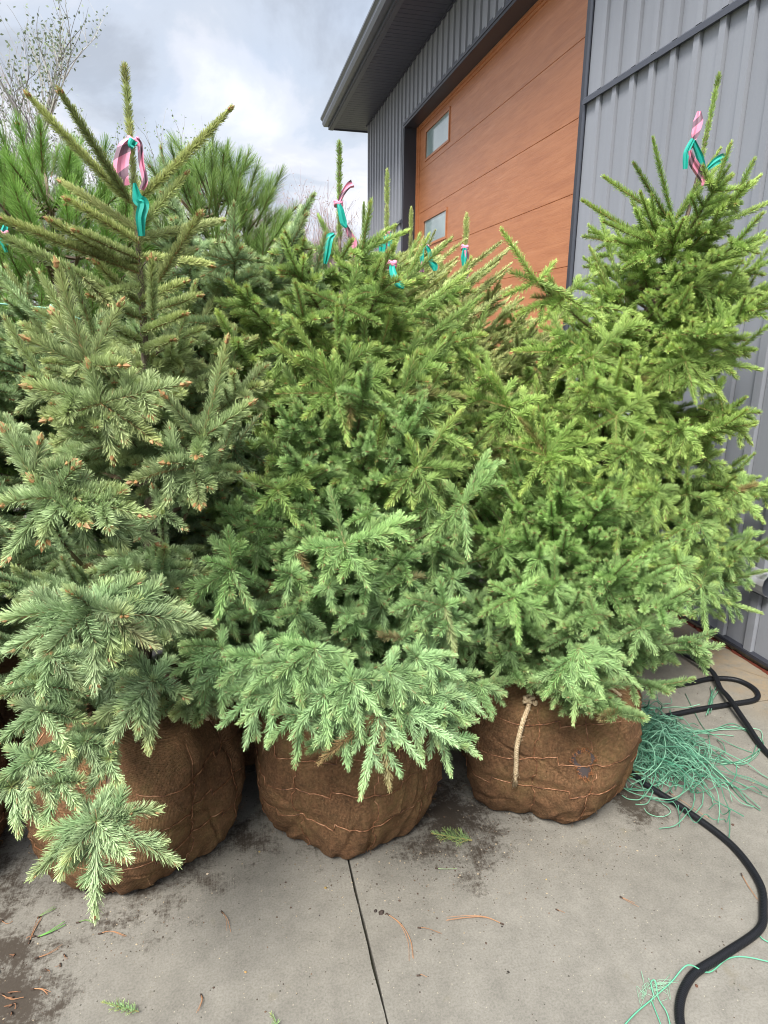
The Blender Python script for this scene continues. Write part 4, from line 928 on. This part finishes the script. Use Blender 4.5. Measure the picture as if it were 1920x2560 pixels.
def tape(base, Y, label, ribs, width=.026, knot=None):
    p = atY(*base, Y); e = empty('flagging_tape', p, label, 'tape', 'pink and teal tapes tied on the tree leaders')
    for q, (nm, m, pts) in enumerate(ribs): ribbon(e, nm, m, pts, Y, width*.85, seed=q)
    kb = MB(); th = np.linspace(0, 2*math.pi, 13)
    for q in range(2):
        P = p+np.stack([.011*np.cos(th), .011*np.sin(th), .004*np.sin(th*2+q)+.006*q-.003], -1); kb.tube(P, .0055, 6)
    kb.build('knot', M_pink if q else M_teal, e, smooth=True, usecol=False)
Sx, Tl = 'striped_ribbon', 'teal_ribbon'
tape((288, 305), 1.955, 'long tape with wide pink and grey striped loop on the tall left leader', [
    (Sx, M_pink, [(285, 300, -.01, .4, 0), (270, 318, -.015, .85, 10), (262, 350, -.015, 1.0, 5), (262, 380, -.015, 1.0, 0), (272, 402, -.01, .6, 0)]),
    (Sx, M_pink, [(292, 300, -.012, .3, 0), (302, 312, -.012, .33, 20), (305, 350, -.01, .36, 10), (313, 388, -.01, .42, 0), (306, 410, -.005, .3, 30)]),
    (Tl, M_teal, [(289, 302, -.02, .6, 0), (284, 312, -.02, .5, 0), (290, 318, -.02, .3, 20)]),
    (Tl, M_teal, [(290, 395, -.02, .2, 0), (298, 430, -.02, .8, 0), (310, 440, -.02, .8, 30), (304, 470, -.02, .7, 20), (306, 510, -.01, .5, 50)])], .042)
tape((731, 440), 2.33, 'tape on the thin leader of the middle spruce with one pink end flying up', [
    (Sx, M_pink, [(731, 440, -.01, .4, 0), (741, 418, -.01, .5, 20), (752, 402, -.01, .7, 10), (762, 396, -.01, 1.0, 0)]),
    (Tl, M_teal, [(731, 440, -.015, .5, 0), (736, 455, -.02, .8, 0), (742, 480, -.02, .9, 20), (748, 492, -.02, .3, 30)]),
    (Sx, M_pink, [(746, 485, -.01, .4, 0), (755, 505, -.01, .7, 20), (764, 525, -.01, .9, 0), (762, 555, -.01, .7, 0)]),
    (Tl, M_teal, [(722, 505, -.01, .5, 0), (711, 515, -.02, 1.1, 0), (706, 545, -.02, 1.0, 10), (702, 570, -.01, .4, 0)])], .030)
tape((836, 503), 2.5, 'tape below the tallest back leader, three ends hanging side by side', [
    (Tl, M_teal, [(836, 500, -.01, .6, 0), (828, 515, -.02, .9, 10), (825, 545, -.02, .7, 0)]),
    (Tl, M_teal, [(838, 500, -.01, .6, 0), (842, 530, -.02, .7, 40), (840, 560, -.02, .5, 0)]),
    (Sx, M_pink, [(834, 505, -.01, .5, 0), (838, 530, -.02, .5, 10), (834, 560, -.02, .6, 0), (830, 570, -.02, .3, 0)])], .036)
tape((846, 570), 1.95, 'teal tape end lying over needles below the back leaders', [(Tl, M_teal, [(846, 570, -.01, .6, 0), (849, 590, -.03, .9, 0), (860, 612, -.05, .9, 20), (873, 621, -.05, .5, 0)]), (Sx, M_pink, [(846, 570, 0, .4, 0), (836, 578, 0, .7, 0), (830, 572, 0, .5, 0)])], .026)
tape((918, 535), 2.45, 'small looped tape in front of the lower door window', [
    (Tl, M_teal, [(915, 530, -.02, .5, 0), (911, 550, -.02, .7, 10), (912, 575, -.02, .6, 0)]), (Sx, M_pink, [(912, 565, -.02, .6, 0), (911, 588, -.02, .8, 0)]),
    (Tl, M_teal, [(920, 530, -.02, .5, 0), (928, 545, -.02, .7, 30), (930, 565, -.02, .8, 0), (938, 575, -.02, 1.2, 0), (940, 585, -.02, .7, 0)])], .026)
tape((1004, 535), 2.66, 'narrow tape on the right back leader against the brown door', [
    (Tl, M_teal, [(1004, 535, -.02, .5, 0), (1002, 555, -.02, .8, 0), (1001, 575, -.02, .4, 0)]), (Sx, M_pink, [(1006, 540, -.02, .6, 0), (1009, 565, -.02, .7, 10), (1007, 600, -.02, .6, 0)])], .034)
tape((1497, 315), 2.58, 'tape below the tip of the spruce by the wall, teal tail on a shoot', [
    (Sx, M_pink, [(1510, 240, -.01, .5, 0), (1508, 262, -.015, 1.3, 0), (1502, 290, -.015, 1.0, 10), (1497, 305, -.01, .4, 0)]),
    (Tl, M_teal, [(1497, 300, -.02, .6, 0), (1483, 330, -.02, .8, 20), (1480, 365, -.02, .6, 0)]),
    (Tl, M_teal, [(1498, 305, -.02, .6, 0), (1512, 340, -.02, .9, 10), (1520, 370, -.02, .8, 0)]),
    (Tl, M_teal, [(1528, 365, -.05, .5, 0), (1545, 350, -.06, 1.0, 10), (1560, 342, -.06, 1.2, 0), (1573, 340, -.05, .8, 20)]),
    (Sx, M_pink, [(1490, 325, -.03, .4, 0), (1497, 350, -.03, 1.1, 0), (1510, 370, -.03, 1.2, 0), (1520, 390, -.03, .8, 0), (1518, 402, -.03, .3, 0)])], .034)
tape((596, 520), 3.7, 'tiny teal tape beside the right pine, low against the sky', [(Tl, M_teal, [(588, 505, 0, .5, 0), (596, 522, 0, .8, 0), (604, 532, 0, .4, 0)]), (Sx, M_pink, [(600, 515, 0, .4, 0), (608, 532, 0, .4, 0)])], .03)
tape((8, 505), 2.5, 'teal tape half hidden in the pine at the left edge', [(Tl, M_teal, [(12, 488, 0, .6, 0), (6, 510, 0, .8, 0), (14, 530, 0, .6, 20)]), (Tl, M_teal, [(4, 520, 0, .6, 0), (14, 545, 0, .4, 0)])], .03)

# ------------------------------------------------------------------ ropes on the balls
def rope(parent, pts, rad=.006, fray=True, turns=55, name='rope'):
    P = smooth_path(pts, 14); b = MB(); L = np.r_[0, np.cumsum(np.linalg.norm(np.diff(P, axis=0), axis=1))]
    n = max(30, int(L[-1]/.003)); s_ = np.linspace(0, L[-1], n); P = np.stack([np.interp(s_, L, P[:, i]) for i in range(3)], -1)
    T = unitrows(np.gradient(P, axis=0)); A = unitrows(np.cross(T, [.3, .2, 1])); B = np.cross(A, T)
    for q in range(3):
        th = s_*2*math.pi/.024+q*2*math.pi/3; b.tube(P+(A*np.cos(th)[:, None]+B*np.sin(th)[:, None])*rad*.5, rad*.56, 6)
    r = np.random.default_rng(5)
    if fray:
        e = P[-1]; d = T[-1]
        for k in range(60):
            v = unit(d+r.normal(0, .13, 3)); b.tube([e-d*.01+r.normal(0, rad*.35, 3), e+v*.02, e+v*r.uniform(.03, .055)], .0008, 3)
    for k in range(50):
        i = r.integers(0, n); v = unit(r.normal(0, 1, 3)); b.tube([P[i], P[i]+v*.009, P[i]+v*.016+r.normal(0, .004, 3)], .0004, 3)
    return b.build(name, M_rope, parent, smooth=True, usecol=False)
k0 = surfC(math.atan2(atY(1140, 1505, 1.64)[0]-1.08, -.3), .50)
def onball(surf, cxy, x, y, z, out=.008):
    """the place on a ball seen at (x, y) of the photograph, at height z"""
    best = None
    for th in np.linspace(math.pi*.55, math.pi*1.45, 181):
        for dz in (-.03, -.015, 0, .015, .03):
            p = surf(th, z+dz); v = p-CAMP; zc_ = v@cf; u_ = (960+FOC*(v@cr)/zc_)/D; w_ = (1280-FOC*(v@cu)/zc_)/D; e = (u_-x)**2+(w_-y)**2
            if best is None or e < best[0]: best = (e, p)
    p = best[1]; c = np.array([*cxy, .28]); return p+unit(p-c)*out
CC = (1.08, 1.96)
kn = onball(surfC, CC, 1142, 1508, .49, .012)
pts = [kn, kn+np.array([-.004, -.012, -.02])]+[onball(surfC, CC, x, y, z, .011) for x, y, z in ((1130, 1560, .43), (1120, 1615, .36), (1114, 1665, .29), (1113, 1690, .255))]
rope(sprC, pts, .0082)
kb = MB(); th = np.linspace(0, 2*math.pi*1.8, 40)
kb.tube(kn+np.stack([.016*np.cos(th), .009*np.sin(th)-.004, .008*np.sin(th*1.5)+.004], -1), .0055, 7); kb.tube(smooth_path([kn+[.012, -.006, -.004], kn+[.02, -.012, -.014], kn+[.024, -.008, -.002]], 8), .005, 7)
kb.build('rope_knot', M_rope, sprC, smooth=True, usecol=False)
a_ = onball(surfC, CC, 1345, 1512, .50, .004)
rope(sprC, [a_+np.array([-.10, .08, .06]), a_+np.array([-.04, .03, .03]), a_], .005, False)
CA = (-.33, 1.96); a_ = onball(surfA, CA, 460, 1562, .50, .006)
rope(sprA, [a_+np.array([-.16, .02, .02]), a_+np.array([-.08, -.004, .012]), a_], .0045, False); rope(sprA, [a_+np.array([-.12, .14, .07]), a_+np.array([-.05, .06, .03]), a_], .0045, False)
# torn hole in the burlap of the right ball
pc = onball(surfC, CC, 1262, 1650, .30, .0)
tb = MB(); r = np.random.default_rng(8); vv = unit(pc-np.array([1.08, 1.96, pc[2]])); ax = unit(np.cross([0, 0, 1.0], vv)); m = 22; ring = []
for k in range(m):
    a = k/m*2*math.pi; rx = .028*(1+.25*r.random())*(1.2 if math.sin(a) > 0 else .75); rz = .042*(1+.2*r.random()); u_, w_ = math.cos(a)*rx, math.sin(a)*rz
    q_ = pc+ax*u_; thq = math.atan2(q_[0]-1.08, q_[1]-1.96); s0 = surfC(thq, pc[2]+w_+.0); ring.append(s0+vv*.0035)
cen = np.mean(ring, 0)-vv*.001; tb.add(np.vstack([ring, [cen]]), T=[(k, (k+1) % m, m) for k in range(m)])
tb.build('torn_hole', mat('bare_soil', (.045, .034, .032), .8), ballC, usecol=False)
tf = MB()
for k in range(150):
    p = np.array(ring[r.integers(0, m)]); d_ = unit(cen-p+r.normal(0, .02, 3)); p2 = p+d_*r.uniform(.003, .014)*r.choice([1, -1])+vv*r.uniform(0, .006)
    tf.tube([p-d_*.004, (p+p2)/2+r.normal(0, .003, 3)+vv*.004, p2], .0006, 3, C=np.array((.24, .10, .04))*r.uniform(.5, 1.7))
tf.build('frayed_edge', M_vcol, ballC)

# ------------------------------------------------------------------ hose, twine
def hose_fn(t, b):
    uv = N(t, 'ShaderNodeUVMap').outputs[0]; w = N(t, 'ShaderNodeTexWave', Scale=1.0); w.bands_direction = 'Y'; t.links.new(scaled(t, uv, (1, 52, 1)), w.inputs['Vector'])
    n = noise(t, objco(t), 300, 2, .6); bump(t, b, math_(t, 'ADD', w.outputs['Fac'], math_(t, 'MULTIPLY', n, .5)), .35, .0012)
    t.links.new(ramp(t, n, [(.3, (.004, .0045, .006)), (.7, (.012, .013, .016))]), b.inputs['Base Color'])
M_hose = mat('black_hose', rough=.45, spec=.3, fn=hose_fn)
def tube_obj(name, P, rad, m, parent=None, k=12):
    b = MB(); n = len(P); L = np.r_[0, np.cumsum(np.linalg.norm(np.diff(P, axis=0), axis=1))]
    b.tube(P, rad, k); b.UV[-1][:] = np.stack([np.tile(np.arange(k)/k, n), np.repeat(L, k)], -1)
    return b.build(name, m, parent, smooth=True)
zt_ = .0128
hp = [(.94, .86, zt_), (.985, 1.011, zt_), (1.078, 1.098, zt_), (1.206, 1.136, zt_), (1.36, 1.18, zt_), (1.428, 1.236, zt_), (1.492, 1.324, zt_), (1.519, 1.472, zt_), (1.48, 1.647, zt_), (1.416, 1.853, zt_), (1.47, 2.05, zt_), (1.65, 2.15, zt_), (1.905, 2.185, zt_), (2.11, 2.195, zt_),
      (2.27, 2.205, zt_), (2.335, 2.28, zt_), (2.315, 2.375, zt_), (2.209, 2.411, zt_), (2.09, 2.40, zt_), (1.968, 2.393, zt_), (1.82, 2.42, zt_), (1.74, 2.52, zt_), (1.76, 2.72, zt_), (1.9, 2.9, zt_), (2.08, 2.93, zt_), (2.20, 2.80, zt_), (2.225, 2.6, .03), (2.208, 2.42, .047), (2.16, 2.3, .03), (2.112, 2.19, .048), (2.06, 2.02, .03), (2.013, 1.854, zt_), (1.99, 1.6, zt_), (2.0, 1.3, zt_)]
hose = tube_obj('garden_hose', smooth_path(hp, 10), .0114, M_hose)
tag(hose, 'black ribbed hose looping on the concrete past the right ball', 'hose')
M_twine = mat('green_twine', rough=.75, fn=vcol_fn)
tw = MB(); r = np.random.default_rng(44)
def strand(P, rad, c):
    P = np.asarray(P, float); P[:, 2] = np.maximum(P[:, 2], .003); tw.tube(smooth_path(P, 6), rad, 4, C=c)
def tcol(): 
    k = r.random(); return (np.array((.045, .19, .11))*(1-k)+np.array((.20, .42, .28))*k)*r.uniform(.6, 1.15)
for k in range(330):
    # strands combed away from the ball, curling back at their ends
    a0 = r.uniform(-1.0, 1.05); cx0, cy0 = 1.47+r.normal(0, .05), 2.03+r.normal(0, .13); z0 = abs(r.normal(.07, .05))
    Lk = r.uniform(.14, .46)*(1.15 if abs(a0) < .5 else .8); d0 = r.normal(-.12, .33); P = [(cx0, cy0, z0)]; x, y = cx0, cy0; cur = r.normal(0, 1.0); m = 9
    for i in range(m):
        d0 += cur/m*3+r.normal(0, .16); x += math.cos(d0)*Lk/m; y += math.sin(d0)*Lk/m; P.append((x, y, max(.004, z0*(1-i/m)+r.normal(0, .008)+.045*math.exp(-((x-1.62)**2+(y-1.98)**2)/.02))))
    strand(P, r.uniform(.0015, .0023), tcol())
for k in range(90):
    cx0, cy0 = 1.60+r.normal(0, .07), 1.99+r.normal(0, .13); ra, rb, ph_ = r.uniform(.05, .14), r.uniform(.03, .09), r.uniform(0, 3); t_ = np.linspace(0, r.uniform(4, 7), 16)
    P = np.stack([cx0+ra*np.cos(t_)*math.cos(ph_)-rb*np.sin(t_)*math.sin(ph_), cy0+ra*np.cos(t_)*math.sin(ph_)+rb*np.sin(t_)*math.cos(ph_), np.abs(.03+r.normal(0, .014, 16))*1.3+.004], -1)
    strand(P, r.uniform(.0012, .0018), tcol())
def gp(pts, z=.004): return [np.array([*atG(x, y)[:2], z+abs(r.normal(0, .003))]) for x, y in pts]
for q in range(5):
    j = lambda: r.normal(0, 5)
    strand(gp([(x+j(), y+j()) for x, y in [(1420, 1610), (1470, 1590), (1530, 1580), (1590, 1572), (1635, 1590), (1642, 1625), (1600, 1648), (1540, 1645), (1480, 1630), (1430, 1625)]]), .0016, tcol())
strand(gp([(1440, 1590), (1480, 1640), (1530, 1690), (1580, 1700), (1642, 1752)]), .0017, tcol())
strand(gp([(1480, 1600), (1530, 1650), (1570, 1690), (1600, 1725), (1642, 1754)]), .0017, tcol())
strand(gp([(1380, 1630), (1410, 1665), (1470, 1700), (1510, 1690), (1515, 1665), (1480, 1655), (1440, 1680), (1400, 1660)]), .0017, tcol())
strand(gp([(1480, 1500), (1510, 1560), (1530, 1590), (1532, 1620)]), .0016, tcol())
for q in range(6): strand(gp([(1530+r.normal(0, 4), 1545+r.normal(0, 4)), (1535+r.normal(0, 3), 1520), (1542+r.normal(0, 5), 1495+r.normal(0, 5))], .012), .0018, tcol())
o = tw.build('twine_heap', M_twine, smooth=True); tag(o, 'tangled heap of green baling twine spilling from behind the right ball', 'twine')
tw = MB()
strand(gp([(1330, 2240), (1370, 2195), (1410, 2160), (1450, 2125)])+[np.array([*atG(1482, 2108)[:2], .036])]+gp([(1530, 2105), (1570, 2075), (1610, 2070), (1680, 2088)]), .0020, (.10, .36, .22))
strand(gp([(1412, 2155), (1405, 2130), (1415, 2125), (1422, 2160), (1440, 2195), (1452, 2240)]), .0019, (.13, .38, .24)); strand(gp([(1405, 2160), (1420, 2200), (1436, 2240)]), .0016, (.10, .36, .22))
for q in range(26):
    x, y = r.choice([1412, 1440, 1390]), 2140+r.normal(0, 14); strand(gp([(x, y), (x+r.normal(0, 10), y+r.normal(0, 12)), (x+r.normal(0, 16), y+r.normal(0, 18))]), .0005, (.25, .45, .3))
strand(gp([(1670, 1992), (1645, 1992), (1636, 2010), (1645, 2030), (1672, 2045)]), .0018, (.10, .36, .22))
o = tw.build('twine', M_twine, smooth=True); tag(o, 'loose knotted green twine strand crossing over the hose in the lower right corner', 'twine')
tw = MB(); pt = [atY(x, y, 2.42) for x, y in [(-15, 655), (40, 660), (112, 668), (175, 690)]]; strand(pt, .003, (.20, .42, .32)); strand([atY(x, y, 2.42) for x, y in [(112, 668), (100, 690), (120, 720), (95, 760), (105, 790)]], .003, (.20, .42, .32))
tw.tube([atY(112, 668, 2.42)+np.array(v) for v in ((-.01, 0, 0), (.0, -.01, .012), (.012, 0, 0), (0, 0, -.012), (-.01, 0, 0))], .0045, 5, C=(.25, .45, .36))
o = tw.build('twine', M_twine, smooth=True); tag(o, 'pale green twine tied around the pine at the left edge', 'twine')

# ------------------------------------------------------------------ litter on the slab
M_litter = mat('dry_needles', rough=.75, fn=vcol_fn)
def pine_needles(pts, label, spread=.004, n=2, c=(.36, .18, .085), w=.0008):
    P = gp(pts, .002); cen = np.mean(P, 0); b = MB(); rr = np.random.default_rng(int(abs(pts[0][0]*7)))
    for q in range(n):
        off = rr.normal(0, spread, 3); off[2] = abs(off[2]); e_ = rr.normal(0, spread*1.5, 3); e_[2] = 0; A = smooth_path([P[0]]+[p+off*(i+1)/len(P)+e_*(i/len(P)) for i, p in enumerate(P[1:])], 7); A[:, 2] = np.maximum(A[:, 2], .0015)+.001*np.sin(np.linspace(0, 3, len(A)))
        b.tube(A, np.linspace(w, w*.6, len(A)), 5, C=np.array(c)*rr.uniform(.75, 1.2))
    b.tube([P[0], P[0]+unit(P[1]-P[0])*.010], .0022, 6, C=(.05, .03, .02))
    o = b.build('pine_needle', M_litter, smooth=True); tag(o, label, 'needles', 'dry brown needles fallen on the concrete')
r = np.random.default_rng(91)
EX = [((r.uniform(-20, 150), r.uniform(1985, 2190)), r.uniform(0, 3.14)) for _ in range(11)]
NL = [([(835, 1975), (865, 2000), (885, 2035), (890, 2075)], 'long curved brown pine needle bundle right of the slab joint', 3), ([(1088, 2000), (1050, 1985), (1010, 1985), (962, 1990)], 'longest arched brown needle bundle in the middle of the slab', 3),
      ([(902, 2005), (925, 2010), (955, 2022)], 'short straight brown needle pair right of the curved bundle', 3), ([(1445, 1715), (1480, 1740), (1530, 1775)], 'straight orange needle pair between hose and right ball', 2),
      ([(1600, 1890), (1615, 1915), (1635, 1945)], 'orange needle pair inside the bend of the hose', 2), ([(1338, 1940), (1350, 1945), (1372, 1955)], 'small brown needle alone right of centre on the slab', 2), ([(478, 1970), (488, 1990), (492, 2018)], 'reddish bent needle below the gap of left and middle balls', 2),
      ([(212, 2020), (240, 2015), (272, 2028)], 'forked orange needles on the wet stain at left', 3), ([(0, 2150), (25, 2160), (52, 2158)], 'orange needles at the left edge near the bottom', 3), ([(66, 2140), (90, 2140), (108, 2150)], 'orange needles just right of those at the left edge', 3),
      ([(62, 2040), (75, 2010), (90, 1985)], 'brown upright looking needle bunch on the darkest soil', 4), ([(434, 2150), (438, 2165), (430, 2190)], 'crumpled tan needle bit near the bottom of the slab', 3), ([(900, 2110), (912, 2108), (925, 2118)], 'faint pale needle curl left of the lower middle', 1), ([(75, 2075), (105, 2065), (135, 2050)], 'rust needles along the soil edge below the darkest patch', 2), ([(0, 1990), (15, 1998), (28, 1992)], 'brown needles touching the left edge by the ball', 2),
      ([(1200, 1375+590), (1206, 1968), (1215, 1975)], 'tiny red needle fragment on clean concrete', 1)]
for pts, lb, n in NL: pine_needles(pts, lb, n=n)
for (x, y), a in EX:
    l = r.uniform(14, 30); pine_needles([(x, y), (x+l*.5*math.cos(a)+r.normal(0, 2), y+l*.25*math.sin(a)), (x+l*math.cos(a), y+l*.5*math.sin(a))], 'thin brown needles on the dark soil at lower left', n=2, c=(.26, .12, .055))
pine_needles([(80, 2028), (110, 2018), (140, 2000)], 'fresh green blade lying on the dark soil at left', n=2, c=(.12, .30, .06), w=.0018); pine_needles([(940, 1835+42), (960, 1882), (990, 1880)], 'pale green blade below the fallen sprig', n=1, c=(.3, .45, .2))
pine_needles([(165, 1995), (185, 1992), (203, 1996)], 'small green needle cluster above the forked orange needles', n=3, c=(.16, .30, .07)); pine_needles([(80, 1985), (98, 1978), (118, 1965)], 'green needle cluster beside the left ball', n=3, c=(.16, .30, .07))
def sprig(a, b_, pal, label, nl=.016, w=1.0, n=5, dens=900, shl=.035, seed=1):
    C = Crown(PAL[pal], nl, dens, .0014, seed); p, q = atG(*a, .012), atG(*b_, .012); d = q-p; L = np.linalg.norm(d); d /= L; s_ = np.cross(d, [0, 0, 1.0]); rr = C.r
    C.shoot(p, d, L, 0, bud=1)
    for i in range(n):
        for sg in (-1, 1):
            C.shoot(p+d*L*(.1+.6*i/n), unit(d*.8+s_*sg*.75+np.array([0, 0, .12*rr.random()])), shl*rr.uniform(.7, 1.2), 0, bud=0)
    bb = MB(); V, Q, c = C.needles(); V[:, 2] = np.maximum(V[:, 2], .001); bb.add(V, Q=Q, C=c); V, Q, T, c = C.stems(); bb.add(V, Q=Q, T=T, C=c); o = bb.build('spruce_sprig', M_needle); tag(o, label, 'sprig', 'broken sprigs lying on the concrete')
sprig((1020, 1815), (935, 1800), 'lime', 'fallen green spruce sprig on the slab between middle and right balls', n=4)
sprig((300, 2185), (222, 2165), 'green', 'small mossy green sprig near the bottom left of the slab', nl=.009, n=4, shl=.018, seed=4)
sprig((1388, 1668), (1352, 1682), 'lime', 'light green sprig tip at the foot of the right ball', nl=.012, n=2, shl=.02, seed=3)
sprig((600, 2218), (585, 2190), 'green', 'tiny green tip cut by the bottom edge', nl=.008, n=1, shl=.012, seed=5)
cb = MB(); r = np.random.default_rng(77)
def crumb(x, y, s_, c):
    n = 6; th = np.arange(n)*2*math.pi/n+r.random(); rr = s_*r.uniform(.6, 1.2, n); V = [(x+rr[k]*math.cos(th[k]), y+rr[k]*math.sin(th[k]), .0004) for k in range(n)]+[(x+rr[k]*.6*math.cos(th[k]), y+rr[k]*.6*math.sin(th[k]), s_*.55) for k in range(n)]+[(x, y, s_*.75)]
    cb.add(V, Q=[(k, (k+1) % n, n+(k+1) % n, n+k) for k in range(n)], T=[(n+k, n+(k+1) % n, 2*n) for k in range(n)], C=np.array(c)*r.uniform(.6, 1.4))
for k in range(3200):
    if r.random() < .62:
        cc = [(-.33, 1.6), (.34, 1.6), (1.08, 1.6), (.66, 1.72), (-.85, 1.38), (-.72, 1.22), (.7, 1.6), (-.8, 1.3), (.66, 1.7)][r.integers(0, 9)]; x, y = cc[0]+r.normal(0, .17), cc[1]+r.normal(0, .10)
    else: x, y = r.uniform(-1.2, 2.4), r.uniform(.9, 2.6)
    s_ = abs(r.normal(.0009, .0009))+.0006; crumb(x, y, s_, [(.05, .03, .02), (.10, .06, .035), (.30, .24, .16), (.06, .045, .03)][r.integers(0, 4)])
for x, y, s_, c in [(1583, 1782, .006, (.06, .03, .02)), (703, 1960-42, .005, (.35, .23, .06)), (1098, 2100, .004, (.02, .015, .01)), (530, 2100, .004, (.36, .22, .08)), (1050, 2038, .004, (.05, .03, .02)), (1505, 2130, .006, (.10, .04, .02)), (930, 2030, .0035, (.03, .02, .015)), (1180, 2010-110, .003, (.4, .28, .08)), (825, 1972, .010, (.03, .02, .015)), (812, 1968, .007, (.03, .02, .015)), (690, 1978, .003, (.03, .02, .02)), (448, 1888, .005, (.40, .33, .24)), (1085, 2010-8, .003, (.03, .02, .02)), (560, 1840, .004, (.4, .3, .1))]:
    p = atG(x, y); crumb(p[0], p[1], s_, c)
o = cb.build('soil_crumbs', M_litter); tag(o, 'scattered soil crumbs and grit on the concrete', None, None, 'stuff')

# ------------------------------------------------------------------ background trees
def btree(x, y, h, label, leaf, seed, lean=0, spread=.5, dense=1.0, lc=(.10, .16, .06), trunk=.035, levels=4, leafs=.03, bare=(.20, .17, .16), name='background_tree', low=.2, group='deciduous trees behind the nursery stock'):
    r = np.random.default_rng(seed); b = MB(); tips = []
    root = empty(name, (x, y, 0), label, 'tree', group)
    def grow(p, d, L, rad, lv):
        n = 5; P = [p]; dd = d
        for i in range(n): dd = unit(dd+r.normal(0, .11, 3)+np.array([0, 0, .05])); P.append(P[-1]+dd*L/n)
        P = np.array(P); (tr_ if lv == levels else b).tube(P, np.linspace(rad, rad*.45, n+1), 7 if lv == levels else 4 if lv > 1 else 3, cap=False)
        if lv <= 1: tips.append(P)
        if lv == 0: return
        for k in range(int((5 if lv == levels else 4)*dense)+1):
            i = r.integers(1 if lv < levels else max(1, int(low*5)), n+1); a = r.uniform(.35, .8)*(.6+spread); ax = unit(np.cross(dd, r.normal(0, 1, 3))); v = rotv(unit(P[i]-P[i-1]), ax, a)
            v = unit(v+np.array([0, 0, .25])); grow(P[i], v, L*r.uniform(.45, .72), rad*.62*(1-.06*i), lv-1)
    tr_ = MB(); grow(np.array([x, y, 0.0]), unit([lean, 0, 1]), h*.62, h*trunk*.42, levels)
    zm = max(float(v[:, 2].max()) for v in b.V); kz = h/zm; pb = np.array([x, y, 0.0])
    for q in (b, tr_): q.V = [(v-pb)*kz+pb for v in q.V]
    tips[:] = [(t-pb)*kz+pb for t in tips]
    mt = mat('branch_wood_%d' % seed, bare, .9); tr_.build('trunk', mt, root, smooth=True, usecol=False); cr_ = b.build('crown', mt, root, usecol=False)
    if leaf:
        P = np.vstack([t[1:] for t in tips]); idx = r.integers(0, len(P), int(len(P)*leaf)); c0 = P[idx]+r.normal(0, leafs*1.8, (len(idx), 3)); a = unitrows(r.normal(0, 1, c0.shape)); b2 = unitrows(np.cross(a, r.normal(0, 1, c0.shape)))
        V = np.stack([c0-a*leafs, c0+b2*leafs*.55, c0+a*leafs, c0-b2*leafs*.55], 1).reshape(-1, 3); cc = np.repeat(np.array(lc)[None]*(1+r.normal(0, .25, (len(c0), 1))), 4, 0)
        lb = MB(); lb.add(V, Q=np.arange(len(V)).reshape(-1, 4), C=np.clip(cc, .01, 1)); lb.build('leaves', M_needle, root)
def gpos(x, y_): d = ray(x, 1200); return d
def bt(x, ytop, Y, label, leaf, seed, **k):
    """a tree whose top stands at (x, ytop) of the photograph, Y metres away"""
    p = atY(x, ytop, Y); btree(p[0], p[1], p[2], label, leaf, seed, **k)
bt(-40, -20, 11.5, 'leafy grey-green tree rising at the left edge of the sky', 1.1, 61, spread=.5, dense=1.3, lc=(.16, .20, .12), leafs=.024, bare=(.26, .25, .22))
bt(20, 150, 12.2, 'smaller leafy tree below the one at the left sky edge', 1.0, 68, spread=.5, dense=1.3, lc=(.20, .24, .14), leafs=.022, bare=(.26, .25, .22))
bt(135, 75, 12.5, 'bare branching tree left of the tall spruce leader', 0, 62, spread=.3, dense=1.2, bare=(.25, .23, .23))
bt(75, 190, 12.0, 'second bare tree between the leafy one and the spruce leader', .3, 66, spread=.4, dense=1.2, bare=(.25, .23, .23), lc=(.22, .24, .16), leafs=.022)
bt(215, 150, 10.5, 'slender young tree with small new leaves behind the tall spruce leader', .9, 63, spread=.25, dense=1.0, lc=(.20, .28, .12), leafs=.020, bare=(.28, .26, .22))
bt(310, 235, 10.2, 'small budding tree right of the tall spruce leader', .9, 67, spread=.45, dense=.9, lc=(.20, .28, .12), leafs=.020, bare=(.28, .26, .22))
for i, (x, yt, lb) in enumerate([(668, 385, 'bare reddish shrub against the sky right of the pine'), (715, 400, 'bare shrub directly behind the thin middle leader'), (775, 380, 'bare shrub touching the grey building corner'), (625, 430, 'low bare shrub beside the pine')]):
    bt(x, yt, 12.5+i*.4, lb, .35, 70+i, spread=.5, dense=1.5, bare=(.30, .23, .23), lc=(.34, .22, .17), leafs=.014, name='bare_shrub', low=0, group='bare shrubs by the building corner')
